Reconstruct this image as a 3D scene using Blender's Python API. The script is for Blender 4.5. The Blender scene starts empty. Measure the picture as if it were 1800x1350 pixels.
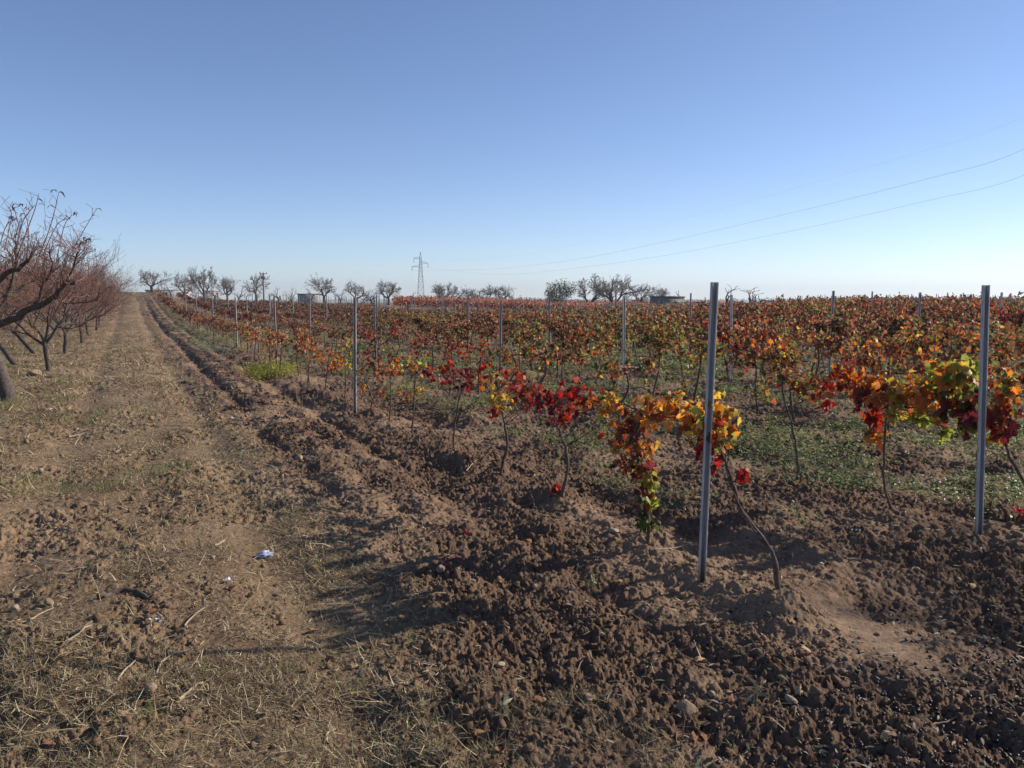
import bpy, math, random
import numpy as np
from mathutils import Vector
random.seed(7)
RNG = np.random.default_rng(11)
C = bpy.context.scene.collection
PI = math.pi
R = math.radians

# ------------------------------------------------------------------ camera, light, exposure
YAW, PITCH, EYE, FPX = R(24.7), R(6.08), 1.65, 1456.0
cam_d = bpy.data.cameras.new('camera')
cam = bpy.data.objects.new('camera', cam_d); C.objects.link(cam)
cam.location = (0, 0, EYE)
cam.rotation_euler = (PI/2 - PITCH, 0, -YAW)
cam_d.sensor_width = 36; cam_d.lens = FPX/1800*36
cam_d.clip_start = 0.05; cam_d.clip_end = 20000
bpy.context.scene.camera = cam

SUN_AZ, SUN_EL = R(24.7 + 72), R(28)          # azimuth clockwise from +Y
world = bpy.data.worlds.new('World'); bpy.context.scene.world = world
world.use_nodes = True
wn = world.node_tree.nodes; wl = world.node_tree.links
bg = wn['Background']; bg.inputs['Strength'].default_value = 0.111
sky = wn.new('ShaderNodeTexSky'); sky.sky_type = 'NISHITA'; sky.sun_disc = False
sky.sun_elevation = SUN_EL; sky.sun_rotation = SUN_AZ
sky.altitude = 0; sky.air_density = 0.7; sky.dust_density = 0.12; sky.ozone_density = 3.2
wb = wn.new('ShaderNodeMix'); wb.data_type = 'RGBA'; wb.blend_type = 'MULTIPLY'; wb.inputs[0].default_value = 1.0
wb.inputs[7].default_value = (1.05, 1.0, 1.05, 1)          # white balance of the sky light
wl.new(sky.outputs[0], wb.inputs[6]); wl.new(wb.outputs[2], bg.inputs['Color'])
sd = bpy.data.lights.new('sun', 'SUN'); sd.energy = 5.0; sd.angle = R(0.53); sd.color = (1.0, 0.93, 0.82)
sun = bpy.data.objects.new('sun', sd); C.objects.link(sun)
SUNV = Vector((math.sin(SUN_AZ)*math.cos(SUN_EL), math.cos(SUN_AZ)*math.cos(SUN_EL), math.sin(SUN_EL)))
sun.rotation_euler = SUNV.to_track_quat('Z', 'Y').to_euler()
sun.location = (30, 0, 30)
vs = bpy.context.scene.view_settings
vs.view_transform = 'Standard'; vs.look = 'None'; vs.exposure = 0.36; vs.gamma = 1.0; vs.use_curve_mapping = False
bpy.context.scene.cycles.max_bounces = 6
bpy.context.scene.cycles.transparent_max_bounces = 6

# ------------------------------------------------------------------ pixel helpers (photo pixels, 1800 x 1350)
Fh = np.array([math.sin(YAW), math.cos(YAW), 0.]); Rt = np.array([math.cos(YAW), -math.sin(YAW), 0.])
F3 = Fh*math.cos(PITCH) + np.array([0, 0, -math.sin(PITCH)])
U3 = Fh*math.sin(PITCH) + np.array([0, 0, math.cos(PITCH)])
O3 = np.array([0, 0, EYE])
def ray(px, py): return F3 + Rt*(px-900)/FPX - U3*(py-675)/FPX
def g(px, py, z=0.):
    d = ray(px, py); return O3 + d*(z-EYE)/d[2]
def on_x(px, py, x0):
    d = ray(px, py); return O3 + d*(x0/d[0])
def at_d(px, py, D):
    d = ray(px, py); return O3 + d*(D/(d@Fh))
def camxy(x, y): return x*Rt[0]+y*Rt[1], x*Fh[0]+y*Fh[1]
def to_px(p):
    v = np.asarray(p)-O3; z = v@F3
    return 900+FPX*(v@Rt)/z, 675-FPX*(v@U3)/z, z

# ------------------------------------------------------------------ noise
def h2(ix, iy, s):
    n = (ix.astype(np.int64)*374761393 + iy.astype(np.int64)*668265263 + s*1442695041) & 0xFFFFFFFF
    n = ((n ^ (n >> 13))*1274126177) & 0xFFFFFFFF
    n = ((n ^ (n >> 16))*2246822519) & 0xFFFFFFFF
    return ((n ^ (n >> 15)) & 0xFFFFFF).astype(np.float64)/0xFFFFFF
def vnoise(x, y, s):
    ix = np.floor(x); iy = np.floor(y); fx = x-ix; fy = y-iy
    fx = fx*fx*fx*(fx*(fx*6-15)+10); fy = fy*fy*fy*(fy*(fy*6-15)+10)
    a = h2(ix, iy, s); b = h2(ix+1, iy, s); c = h2(ix, iy+1, s); d = h2(ix+1, iy+1, s)
    return (a+(b-a)*fx)*(1-fy)+(c+(d-c)*fx)*fy
def fbm(x, y, s, o=3):
    t = 0; a = 1; n = 0
    for i in range(o):
        t = t+a*(vnoise(x, y, s+i*17)-.5); n += a; a *= .5; x = x*2.03+3.1; y = y*2.03+1.7
    return t/n*2
def domes(x, y, s, keep=.8):
    """rounded lumps of random size on a jittered grid"""
    ix = np.floor(x); iy = np.floor(y); best = np.zeros_like(x)
    for dx in (-1, 0, 1):
        for dy in (-1, 0, 1):
            cx = ix+dx; cy = iy+dy
            px = cx+.15+.7*h2(cx, cy, s); py = cy+.15+.7*h2(cx, cy, s+1)
            r = .18+.5*h2(cx, cy, s+2)**1.5
            r = np.where(h2(cx, cy, s+3) < keep, r, .02)
            q = 1-((x-px)**2+(y-py)**2)/(r*r)
            best = np.maximum(best, r*np.sqrt(np.maximum(q, 0))*1.15)
    return best
def chunks(x, y, s):
    """broken crusts: every cell of a jittered grid is a small tilted slab of its own height"""
    ix = np.floor(x); iy = np.floor(y); bd = np.full(x.shape, 9.); val = np.zeros_like(x)
    for dx in (-1, 0, 1):
        for dy in (-1, 0, 1):
            cx = ix+dx; cy = iy+dy
            ex = x-cx-h2(cx, cy, s); ey = y-cy-h2(cx, cy, s+1); d = ex*ex+ey*ey
            v = (h2(cx, cy, s+2)-.45)+(h2(cx, cy, s+3)-.5)*1.5*ex+(h2(cx, cy, s+4)-.5)*1.5*ey
            m = d < bd; val = np.where(m, v, val); bd = np.where(m, d, bd)
    return np.clip(val, -.6, .8)
def sst(a, b, x):
    t = np.clip((x-a)/(b-a), 0, 1); return t*t*(3-2*t)

# ------------------------------------------------------------------ terrain
ROW0, DROW, POST0, DPOST, NROW = 2.93, 2.28, 3.75, 7.75, 34
MOUNDS = []                                    # (x, y, height, radius) filled with the vine bases near the camera
def terrain(x, y):
    Dm = np.hypot(x, y)
    D = x*Fh[0]+y*Fh[1]
    rise = sst(42, 135, y)*(2.2-1.75*sst(1.5, 11, x)-.35*sst(20, 45, x))
    dip = -.50*sst(15, 42, D)*(1-sst(112, 135, D))*sst(10, 22, x)*(1-sst(.22, .40, (x*Rt[0]+y*Rt[1])/np.maximum(D, 1)))
    far = -sst(150, 1000, Dm)*14
    return rise + dip + far
SANDX, SANDY = g(1545, 1120)[:2]
def sandy(x, y):
    u = (x-SANDX); v = (y-SANDY); a = u*Rt[0]+v*Rt[1]; b = u*Fh[0]+v*Fh[1]
    w = .10*fbm(x/.25, y/.25, 7, 2)
    return np.exp(-(((a+w*.6+.15*b)/.20)**2+((b+w)/.62)**2)**2)
def tilled(x, y):
    w = .35*fbm(x/1.3, y/1.3, 5, 3)
    return sst(.75, 1.45, x+w)
def height(x, y, fine=True):
    x = np.asarray(x, float); y = np.asarray(y, float)
    z = terrain(x, y)
    t = tilled(x, y)
    z = z + (1-t)*(.05*fbm(x/1.1, y/1.6, 31, 3)) + t*.05*fbm(x/.8, y/1.3, 37, 3) + t*(1-sst(2.6, 3.2, x))*.013*np.sin(2*PI*(x+.10*fbm(x/.9, y/1.6, 38, 2))/.40)*(.5+.9*vnoise(x/.5, y/1.4, 39))
    # wheel tracks of the dirt path
    for xc in (-.75, .75):
        z = z - (1-t)*.048*np.exp(-((x-xc-.12*fbm(y/3, y*0, 3, 2))/.22)**2)
    fx = 1.42+.10*fbm(y/2.2, x*0, 41, 2)
    fa = sst(5.5, 8.5, y)*(1-sst(75, 100, y))*(.65+.6*fbm(y/.8, x*0, 43, 3))
    z = z + fa*(-.085*np.exp(-((x-fx)/.11)**2)+.025*np.exp(-((x-fx-.27)/.16)**2)+.02*np.exp(-((x-fx+.28)/.14)**2))
    # second furrow hugging the first row of vines
    z = z - sst(5, 9, y)*.07*np.exp(-((x-ROW0+.55+.08*fbm(y/1.5, x*0, 47, 2))/.16)**2)
    k = np.clip(np.round((x-ROW0)/DROW), 0, NROW-1)
    d = x-ROW0-k*DROW
    ridge = sst(1.8, 3.6, y)*(1-sst(100, 110, y))*np.exp(-(d/.33)**2)
    z = z + ridge*(.05+.05*fbm(x/.5, y/.7, 53, 2))
    for (mx, my, mh, mr) in MOUNDS:
        q = ((x-mx)**2+(y-my)**2)/(mr*mr)
        z = z + np.where(q < 9, mh*np.exp(-q), 0)
    if fine:
        wx = x+.07*fbm(x/.11, y/.11, 61, 3); wy = y+.07*fbm(x/.11+9, y/.11, 67, 3)
        sm = sst(-.25, .15, fbm(x/.75+7, y/1.0, 71, 3))*.6+.4; sm = sm*(1-.92*sandy(x, y))       # smooth sandy places between the clods
        c1 = domes(wx/.27, wy/.27, 73, .55)*.27; c2 = domes(wx/.12+5, wy/.12, 79, .7)*.12; c3 = domes(wx/.056, wy/.056+3, 83, .75)*.056; c4 = domes(wx/.027+2, wy/.027, 84, .7)*.027
        ux = x+.035*fbm(x/.06, y/.06, 62, 3); uy = y+.035*fbm(x/.06+9, y/.06, 68, 3)
        k1 = chunks(ux/.16, uy/.12, 161); k2 = chunks(ux/.065, uy/.05, 171); k3 = chunks(ux/.03, uy/.024, 181)
        gr = fbm(x/.02, y/.02, 191, 2); sp = .12+.88*sst(-.22, .22, fbm(x/.55+2, y/.95, 193, 3))
        z = z + t*sm*(.05*c1+.13*c2+.22*c3+.36*c4+.014*k1+.019*k2+.018*k3+.010*gr) + (1-t)*(sp*(.07*c1+.15*c2+.24*c3+.3*c4+.016*k1+.022*k2+.013*k3)+.005*gr)
        z = z + t*.05*fbm(x/.38, y/.34, 87, 2)*(1-.9*sandy(x, y))
        z = z + (1-.75*sandy(x, y))*(.020*fbm(x/.09, y/.09, 89, 3)+.010*fbm(x/.030, y/.030, 97, 2))*(.45*sp+(1-.45*sp)*t)
    return z
def gz(x, y): return float(height(np.array([x]), np.array([y]))[0])
def tz(x, y): return float(height(np.array([x]), np.array([y]), False)[0])

# ------------------------------------------------------------------ mesh helpers
class MB:
    def __init__(s): s.V = []; s.F = {}; s.K = []; s.n = 0
    def add(s, V, F, K=None):
        V = np.asarray(V, np.float32).reshape(-1, 3); F = np.asarray(F, np.int64)
        s.F.setdefault(F.shape[1], []).append(F+s.n); s.V.append(V); s.n += len(V)
        if K is not None:
            K = np.asarray(K, np.float32)
            if K.ndim == 1: K = np.tile(K, (len(V), 1))
            s.K.append(K)
    def mesh(s, name, mat, smooth=False):
        m = bpy.data.meshes.new(name)
        if not s.V: return m
        V = np.concatenate(s.V); m.vertices.add(len(V)); m.vertices.foreach_set('co', V.ravel())
        loops = []; starts = []; o = 0
        for k, L in s.F.items():
            A = np.concatenate(L); loops.append(A.ravel()); starts.append(o+np.arange(len(A))*k); o += A.size
        loops = np.concatenate(loops).astype(np.int32); starts = np.concatenate(starts).astype(np.int32)
        m.loops.add(len(loops)); m.loops.foreach_set('vertex_index', loops)
        m.polygons.add(len(starts)); m.polygons.foreach_set('loop_start', starts)
        if s.K:
            K = np.concatenate(s.K); a = m.color_attributes.new('tint', 'FLOAT_COLOR', 'POINT')
            a.data.foreach_set('color', np.hstack([K[:, :3], np.ones((len(K), 1), np.float32)]).ravel().astype(np.float32))
        m.update(calc_edges=True)
        if smooth: m.polygons.foreach_set('use_smooth', np.ones(len(m.polygons), bool))
        m.materials.append(mat)
        return m
    def obj(s, name, mat, parent=None, smooth=False):
        o = bpy.data.objects.new(name, s.mesh(name, mat, smooth)); C.objects.link(o)
        if parent: o.parent = parent
        return o
    def box(s, c, sz, K=None, rz=0.):
        x, y, z = [v/2 for v in sz]
        P = np.array([[-x,-y,-z],[x,-y,-z],[x,y,-z],[-x,y,-z],[-x,-y,z],[x,-y,z],[x,y,z],[-x,y,z]])
        P = np.stack([P[:,0]*math.cos(rz)-P[:,1]*math.sin(rz), P[:,0]*math.sin(rz)+P[:,1]*math.cos(rz), P[:,2]], 1)
        s.add(P+np.array(c), [[0,3,2,1],[4,5,6,7],[0,1,5,4],[1,2,6,5],[2,3,7,6],[3,0,4,7]], K)
    def tube(s, P, rad, n=5, K=None):
        P = np.asarray(P, float); m = len(P); rad = np.broadcast_to(np.asarray(rad, float), (m,))
        T = np.gradient(P, axis=0); T /= np.linalg.norm(T, axis=1)[:, None]+1e-9
        up = np.array([0, 0, 1.]) if abs(T[:, 2]).mean() < .8 else np.array([1., 0, 0])
        A = np.cross(T, up); A /= np.linalg.norm(A, axis=1)[:, None]+1e-9; B = np.cross(T, A)
        a = np.arange(n)*2*PI/n
        V = P[:, None]+rad[:, None, None]*(np.cos(a)[None, :, None]*A[:, None]+np.sin(a)[None, :, None]*B[:, None])
        i = np.arange(m-1)[:, None]*n; j = np.arange(n)[None]; j2 = (j+1) % n
        F = np.stack([i+j, i+j2, i+n+j2, i+n+j], -1).reshape(-1, 4)
        s.add(V.reshape(-1, 3), F, K)
        if n > 3 and rad[-1] > .004:
            s.add(V[-1], [list(range(n))], K); 
    def beam(s, a, b, r, K=None): s.tube([a, b], r, 4, K)
def empty(name, loc=(0, 0, 0), rz=0.):
    o = bpy.data.objects.new(name, None); C.objects.link(o); o.location = [float(v) for v in loc]; o.rotation_euler = (0, 0, rz)
    o.empty_display_size = .2
    return o
def tag(o, label, cat, group=None, kind=None):
    if len(label.split()) > 16: print('LONG LABEL', label)
    o['label'] = label; o['category'] = cat
    if group: o['group'] = group
    if kind: o['kind'] = kind
    return o
def rvec(n): 
    v = RNG.normal(size=(n, 3)); return v/np.linalg.norm(v, axis=1)[:, None]
def inst(T, TF, pos, X, Y, Z, size, K=None, mb=None):
    """place the template T (verts) with faces TF at pos with axes X,Y,Z; K = (n,3) or (n,len(T),3)"""
    n = len(pos); t = len(T)
    size = np.asarray(size, float).reshape(-1, 1) if np.ndim(size) < 2 else size
    s = np.broadcast_to(size, (n, size.shape[1])) if np.ndim(size) == 2 else size
    if s.shape[1] == 1: s = np.repeat(s, 3, 1)
    V = pos[:, None]+(T[None, :, 0:1]*s[:, None, 0:1]*X[:, None]+T[None, :, 1:2]*s[:, None, 1:2]*Y[:, None]+T[None, :, 2:3]*s[:, None, 2:3]*Z[:, None])
    TF = np.asarray(TF); Fa = (TF[None]+np.arange(n)[:, None, None]*t).reshape(-1, TF.shape[1])
    if K is not None:
        K = np.asarray(K)
        if K.ndim == 2: K = np.repeat(K[:, None], t, 1)
        K = K.reshape(-1, 3)
    mb.add(V.reshape(-1, 3), Fa, K)
def frames(Y, N):
    """Y tip direction, N approximate normal -> orthonormal X,Y,Z"""
    Y = Y/(np.linalg.norm(Y, axis=1)[:, None]+1e-9)
    X = np.cross(Y, N); X /= np.linalg.norm(X, axis=1)[:, None]+1e-9
    return X, Y, np.cross(X, Y)

# ------------------------------------------------------------------ materials
def mat(name):
    m = bpy.data.materials.new(name); m.use_nodes = True
    nt = m.node_tree; return m, nt, nt.nodes['Principled BSDF'], nt.nodes['Material Output']
def simple(name, col, rough=.8, metal=0., noise=None, bump=0., scale=30., spec=.3):
    m, nt, b, out = mat(name)
    b.inputs['Roughness'].default_value = rough; b.inputs['Metallic'].default_value = metal
    b.inputs['Specular IOR Level'].default_value = spec
    b.inputs['Base Color'].default_value = (*col, 1)
    if noise:
        tc = nt.nodes.new('ShaderNodeTexCoord'); n = nt.nodes.new('ShaderNodeTexNoise'); n.inputs['Scale'].default_value = scale
        n.inputs['Detail'].default_value = 5
        r = nt.nodes.new('ShaderNodeValToRGB'); r.color_ramp.elements[0].position = .3; r.color_ramp.elements[1].position = .7
        r.color_ramp.elements[0].color = (*col, 1); r.color_ramp.elements[1].color = (*noise, 1)
        nt.links.new(tc.outputs['Object'], n.inputs['Vector']); nt.links.new(n.outputs['Fac'], r.inputs['Fac'])
        nt.links.new(r.outputs[0], b.inputs['Base Color'])
        if bump:
            bp = nt.nodes.new('ShaderNodeBump'); bp.inputs['Strength'].default_value = bump; bp.inputs['Distance'].default_value = .01
            nt.links.new(n.outputs['Fac'], bp.inputs['Height']); nt.links.new(bp.outputs[0], b.inputs['Normal'])
    return m
def tinted(name, rough=.6, trans=0., spec=.3, gain=1.0):
    """colour from the mesh's own 'tint'; trans = share of light let through (thin leaves)"""
    m, nt, b, out = mat(name)
    a = nt.nodes.new('ShaderNodeVertexColor'); a.layer_name = 'tint'
    nt.links.new(a.outputs['Color'], b.inputs['Base Color'])
    b.inputs['Roughness'].default_value = rough; b.inputs['Specular IOR Level'].default_value = spec
    if trans:
        t = nt.nodes.new('ShaderNodeBsdfTranslucent'); mx = nt.nodes.new('ShaderNodeMixShader'); mx.inputs[0].default_value = trans
        hs = nt.nodes.new('ShaderNodeHueSaturation'); hs.inputs['Saturation'].default_value = 1.12; hs.inputs['Value'].default_value = gain
        nt.links.new(a.outputs['Color'], hs.inputs['Color']); nt.links.new(hs.outputs[0], t.inputs['Color'])
        nt.links.new(b.outputs[0], mx.inputs[1]); nt.links.new(t.outputs[0], mx.inputs[2]); nt.links.new(mx.outputs[0], out.inputs['Surface'])
    return m
M_leaf = tinted('vine_leaf', .5, .52, .35, 1.42)
M_dry = tinted('dry_plant', .8, .2, .15)
M_green = tinted('weed_leaf', .45, .42, .4, 1.6)
M_olive_leaf = tinted('olive_leaf', .45, .15, .4)
M_bark = simple('vine_bark', (.065, .042, .032), .9, noise=(.15, .105, .08), bump=.6, scale=60)
M_tree = simple('tree_bark', (.045, .036, .032), .9, noise=(.12, .095, .08), bump=.6, scale=18)
M_twig = simple('peach_twig', (.145, .066, .052), .75, noise=(.25, .14, .11), scale=3)
M_grey = simple('grey_bark', (.17, .15, .14), .9, noise=(.28, .25, .23), bump=.4, scale=9)
M_steel = simple('galvanised_steel', (.44, .43, .415), .6, metal=.15, noise=(.56, .55, .53), scale=14, spec=.4)
_nt = M_steel.node_tree; _b = _nt.nodes['Principled BSDF']; _old = _b.inputs['Base Color'].links[0].from_socket
_tc = _nt.nodes.new('ShaderNodeTexCoord'); _sx = _nt.nodes.new('ShaderNodeSeparateXYZ'); _nt.links.new(_tc.outputs['Object'], _sx.inputs[0])
_mp = _nt.nodes.new('ShaderNodeMapping'); _mp.inputs['Scale'].default_value = (90, 90, 7); _nt.links.new(_tc.outputs['Object'], _mp.inputs[0])
_nn = _nt.nodes.new('ShaderNodeTexNoise'); _nn.inputs['Scale'].default_value = 1; _nn.inputs['Detail'].default_value = 4; _nt.links.new(_mp.outputs[0], _nn.inputs['Vector'])
_ma = _nt.nodes.new('ShaderNodeMath'); _ma.operation = 'MULTIPLY_ADD'; _ma.inputs[1].default_value = -6; _nt.links.new(_sx.outputs[2], _ma.inputs[0]); _nt.links.new(_nn.outputs['Fac'], _ma.inputs[2])
_rp = _nt.nodes.new('ShaderNodeMapRange'); _rp.inputs[1].default_value = -.05; _rp.inputs[2].default_value = .5; _nt.links.new(_ma.outputs[0], _rp.inputs[0])
_mx = _nt.nodes.new('ShaderNodeMix'); _mx.data_type = 'RGBA'; _mx.inputs[7].default_value = (.17, .11, .07, 1); _nt.links.new(_rp.outputs[0], _mx.inputs[0]); _nt.links.new(_old, _mx.inputs[6])
_st = _nt.nodes.new('ShaderNodeMapRange'); _st.inputs[1].default_value = .35; _st.inputs[2].default_value = .75; _st.inputs[3].default_value = 1.1; _st.inputs[4].default_value = .62; _nt.links.new(_nn.outputs['Fac'], _st.inputs[0])
_mm = _nt.nodes.new('ShaderNodeMix'); _mm.data_type = 'RGBA'; _mm.blend_type = 'MULTIPLY'; _mm.inputs[0].default_value = 1; _nt.links.new(_mx.outputs[2], _mm.inputs[6]); _nt.links.new(_st.outputs[0], _mm.inputs[7]); _nt.links.new(_mm.outputs[2], _b.inputs['Base Color'])
M_wire = simple('steel_wire', (.32, .32, .33), .5, metal=.5)
M_hose = simple('black_hose', (.02, .02, .02), .5)
M_cable = simple('cable', (.10, .10, .11), .6)
M_pylon = simple('pylon_steel', (.46, .48, .51), .6, metal=.2)
M_conc = simple('concrete', (.12, .125, .105), .9, noise=(.20, .20, .175), scale=1.2, bump=.3)
M_white = simple('pale_render', (.30, .295, .29), .9, noise=(.25, .245, .24), scale=.6)
M_roof = simple('roof', (.20, .17, .155), .9, noise=(.25, .22, .20), scale=.8)
M_dark = simple('dark_opening', (.03, .03, .035), .5)
M_stone = simple('field_stone', (.20, .135, .085), .95, noise=(.33, .235, .15), bump=1.0, scale=55)
M_pale_stone = simple('pale_stone', (.36, .29, .20), .9, noise=(.24, .18, .12), bump=.7, scale=25)
M_paper = simple('paper', (.58, .61, .68), .7, noise=(.20, .26, .46), scale=30)
M_stick = simple('weathered_stick', (.42, .33, .22), .8, noise=(.28, .20, .13), bump=.4, scale=40)
M_darkstick = simple('dark_stick', (.07, .05, .04), .85, noise=(.13, .09, .07), bump=.4, scale=40)
M_maroon = simple('maroon_hose', (.16, .02, .03), .35)
M_olive = simple('olive_fruit', (.016, .011, .013), .42, noise=(.04, .022, .025), scale=9, spec=.35)

# soil
M_soil, nt, b, out = mat('soil')
N = nt.nodes; L = nt.links
tc = N.new('ShaderNodeTexCoord'); at = N.new('ShaderNodeVertexColor'); at.layer_name = 'tint'
def nz(scale, det=5, rough=.6):
    n = N.new('ShaderNodeTexNoise'); n.inputs['Scale'].default_value = scale; n.inputs['Detail'].default_value = det; n.inputs['Roughness'].default_value = rough
    L.new(tc.outputs['Object'], n.inputs['Vector']); return n
n1 = nz(9, 6, .65); n2 = nz(60, 5, .7); n3 = nz(220, 3, .7)
mul = N.new('ShaderNodeMix'); mul.data_type = 'RGBA'; mul.blend_type = 'MULTIPLY'; mul.inputs[0].default_value = 1
rr = N.new('ShaderNodeValToRGB'); e = rr.color_ramp.elements
e[0].position = .30; e[0].color = (.70, .68, .66, 1); e[1].position = .72; e[1].color = (1.28, 1.27, 1.25, 1)
ad = N.new('ShaderNodeMath'); ad.operation = 'MULTIPLY_ADD'; ad.inputs[1].default_value = .5
hf = N.new('ShaderNodeMath'); hf.operation = 'MULTIPLY'; hf.inputs[1].default_value = .5
L.new(n2.outputs['Fac'], hf.inputs[0]); L.new(n1.outputs['Fac'], ad.inputs[0]); L.new(hf.outputs[0], ad.inputs[2]); L.new(ad.outputs[0], rr.inputs['Fac'])
L.new(at.outputs['Color'], mul.inputs[6]); L.new(rr.outputs[0], mul.inputs[7]); L.new(mul.outputs[2], b.inputs['Base Color'])
b.inputs['Roughness'].default_value = .95; b.inputs['Specular IOR Level'].default_value = .12
bp = N.new('ShaderNodeBump'); bp.inputs['Strength'].default_value = .9; bp.inputs['Distance'].default_value = .011
bp2 = N.new('ShaderNodeBump'); bp2.inputs['Strength'].default_value = .6; bp2.inputs['Distance'].default_value = .003
L.new(n2.outputs['Fac'], bp.inputs['Height']); L.new(n3.outputs['Fac'], bp2.inputs['Height']); L.new(bp.outputs[0], bp2.inputs['Normal']); L.new(bp2.outputs[0], b.inputs['Normal'])
M_clod = M_soil

# ------------------------------------------------------------------ pixel-measured vines of the two front rows (needed for the mounds)
ROW1_BASES = [(1370,1062),(1140,942),(985,866),(880,822),(797,796),(725,772),(683,744),(653,724),(608,710),(572,692),(541,681)]
ROW2_BASES = [(1573,905),(1403,838)]
def base1(p): return g(p[0], p[1], .06)
for i, p in enumerate(ROW1_BASES):
    q = g(p[0], p[1], .10); MOUNDS.append((q[0]+.02, q[1], (.10, .085, .06, .05)[i] if i < 4 else .045, .16))
for p in ROW2_BASES:
    q = g(p[0], p[1], .08); MOUNDS.append((q[0], q[1], .05, .18))

# ------------------------------------------------------------------ ground
def soil_tint(x, y):
    t = tilled(x, y)[:, None]
    Dm = np.hypot(x, y)
    til = np.array([.158, .100, .066]); pth = np.array([.215, .145, .088]); snd = np.array([.30, .200, .127])
    c = pth*(1-t)+til*t
    s = sst(.02, .42, fbm(x/.75+7, y/1.0, 71, 3)*-1+.04)[:, None]
    c = c+(snd-c)*np.maximum(s*.6, sandy(x, y)[:, None])
    wf = sst(-.1, .5, fbm(x/2.1, y/5, 101, 3))[:, None]*(1-t)*.30          # straw-coloured old grass bleaching on the path
    c = c+(np.array([.30, .24, .14])-c)*wf
    gr = (sst(0, .5, fbm(x/3.2, y/3.2+5, 103, 3))*sst(-1.2, -3, x))[:, None]*.5
    gr = gr+(sst(55, 110, y)*(1-sst(0, 4, x)))[:, None]*.4
    c = c+(np.array([.15, .15, .075])-c)*np.clip(gr, 0, 1)
    fr = sst(110, 220, Dm)[:, None]
    c = c+(np.array([.20, .19, .12])-c)*fr
    return c
def build_ground():
    A0 = R(46)
    a = np.concatenate([np.linspace(-A0, A0, 1400), np.linspace(A0, 2*PI-A0, 130)[1:-1]])
    r = [0.0008, .4, .8, 1.2, 1.6, 1.9, 2.2]
    while r[-1] < 13: r.append(r[-1]*1.0022)
    while r[-1] < 110: r.append(r[-1]*1.0075)
    while r[-1] < 3500: r.append(r[-1]*1.06)
    r = np.array(r); n = len(a); m = len(r)
    ang = YAW+a
    X = (r[:, None]*np.sin(ang)[None]).ravel(); Y = (r[:, None]*np.cos(ang)[None]).ravel()
    Z = height(X, Y)
    i = np.arange(m-1)[:, None]*n; j = np.arange(n)[None]; j2 = (j+1) % n
    Fq = np.stack([i+j, i+n+j, i+n+j2, i+j2], -1).reshape(-1, 4)
    Fq = Fq[:, ::-1]
    mb = MB(); mb.add(np.stack([X, Y, Z], 1), Fq, soil_tint(X, Y))
    o = mb.obj('ground', M_soil, None, True); o['kind'] = 'structure'
    o['label'] = 'brown tilled vineyard soil and straw covered dirt path'; o['category'] = 'ground'
    return o
build_ground()

def scatter(n, rmin, rmax, a0=-40, a1=40):
    """positions with even density in the picture: log-uniform distance, uniform angle"""
    r = np.exp(RNG.uniform(math.log(rmin), math.log(rmax), n)); a = YAW+RNG.uniform(R(a0), R(a1), n)
    return r*np.sin(a), r*np.cos(a), r

# ------------------------------------------------------------------ grapevine parts
PAL = dict(crimson=(.36, .035, .03), red=(.38, .06, .035), maroon=(.17, .03, .032), orange=(.60, .21, .045), yellow=(.62, .40, .07),
           lime=(.36, .38, .06), green=(.13, .17, .035), brown=(.27, .13, .06), rust=(.36, .11, .045), olive=(.23, .21, .06), dark=(.10, .05, .035))
def leaf_template():
    # five-lobed grape leaf: stalk at the origin, tip along +Y
    th = [(-168, .42), (-150, .62), (-128, .70), (-112, .50), (-92, .80), (-62, .95), (-45, .62), (-24, .78), (0, 1.12)]
    pts = [(0, 0)]
    full = th+[(-t, r) for t, r in th[-2::-1]]
    for t, r in full:
        pts.append((math.sin(R(t))*r*.62, .28+math.cos(R(t))*r*.60))
    P = np.array([(x, y, -.22*abs(x)-.10*(y-.3)**2+.05*math.sin(9*x+5*y)) for x, y in pts])
    P[0] = (0, .22, .02)
    F = [[0, i+1, i] for i in range(1, len(P)-1)]
    w = np.array([0.]+[min(1, r) for t, r in full])
    return P, np.array(F), w
LT, LF, LW = leaf_template()
LT2 = np.array([(0, 0, 0), (-.48, .22, -.1), (-.38, .66, -.14), (0, 1, -.1), (.38, .66, -.14), (.48, .22, -.1), (0, .42, .03)])
LF2 = np.array([[6, i, (i+1) % 6] for i in range(6)])[:, ::-1]
LT3 = np.array([(0, 0, 0), (-.5, .5, -.12), (0, 1, 0), (.5, .5, -.12)]); LF3 = np.array([[0, 3, 2, 1]])
def pal_pick(weights, n):
    ks = list(weights); w = np.array([weights[k] for k in ks], float); w /= w.sum()
    c = np.array([PAL[k] for k in ks])[RNG.choice(len(ks), n, p=w)]
    c = c*RNG.uniform(.45, 1.25, (n, 1))*RNG.uniform(.86, 1.14, (n, 3))
    return np.clip(c, .01, .8)
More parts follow.
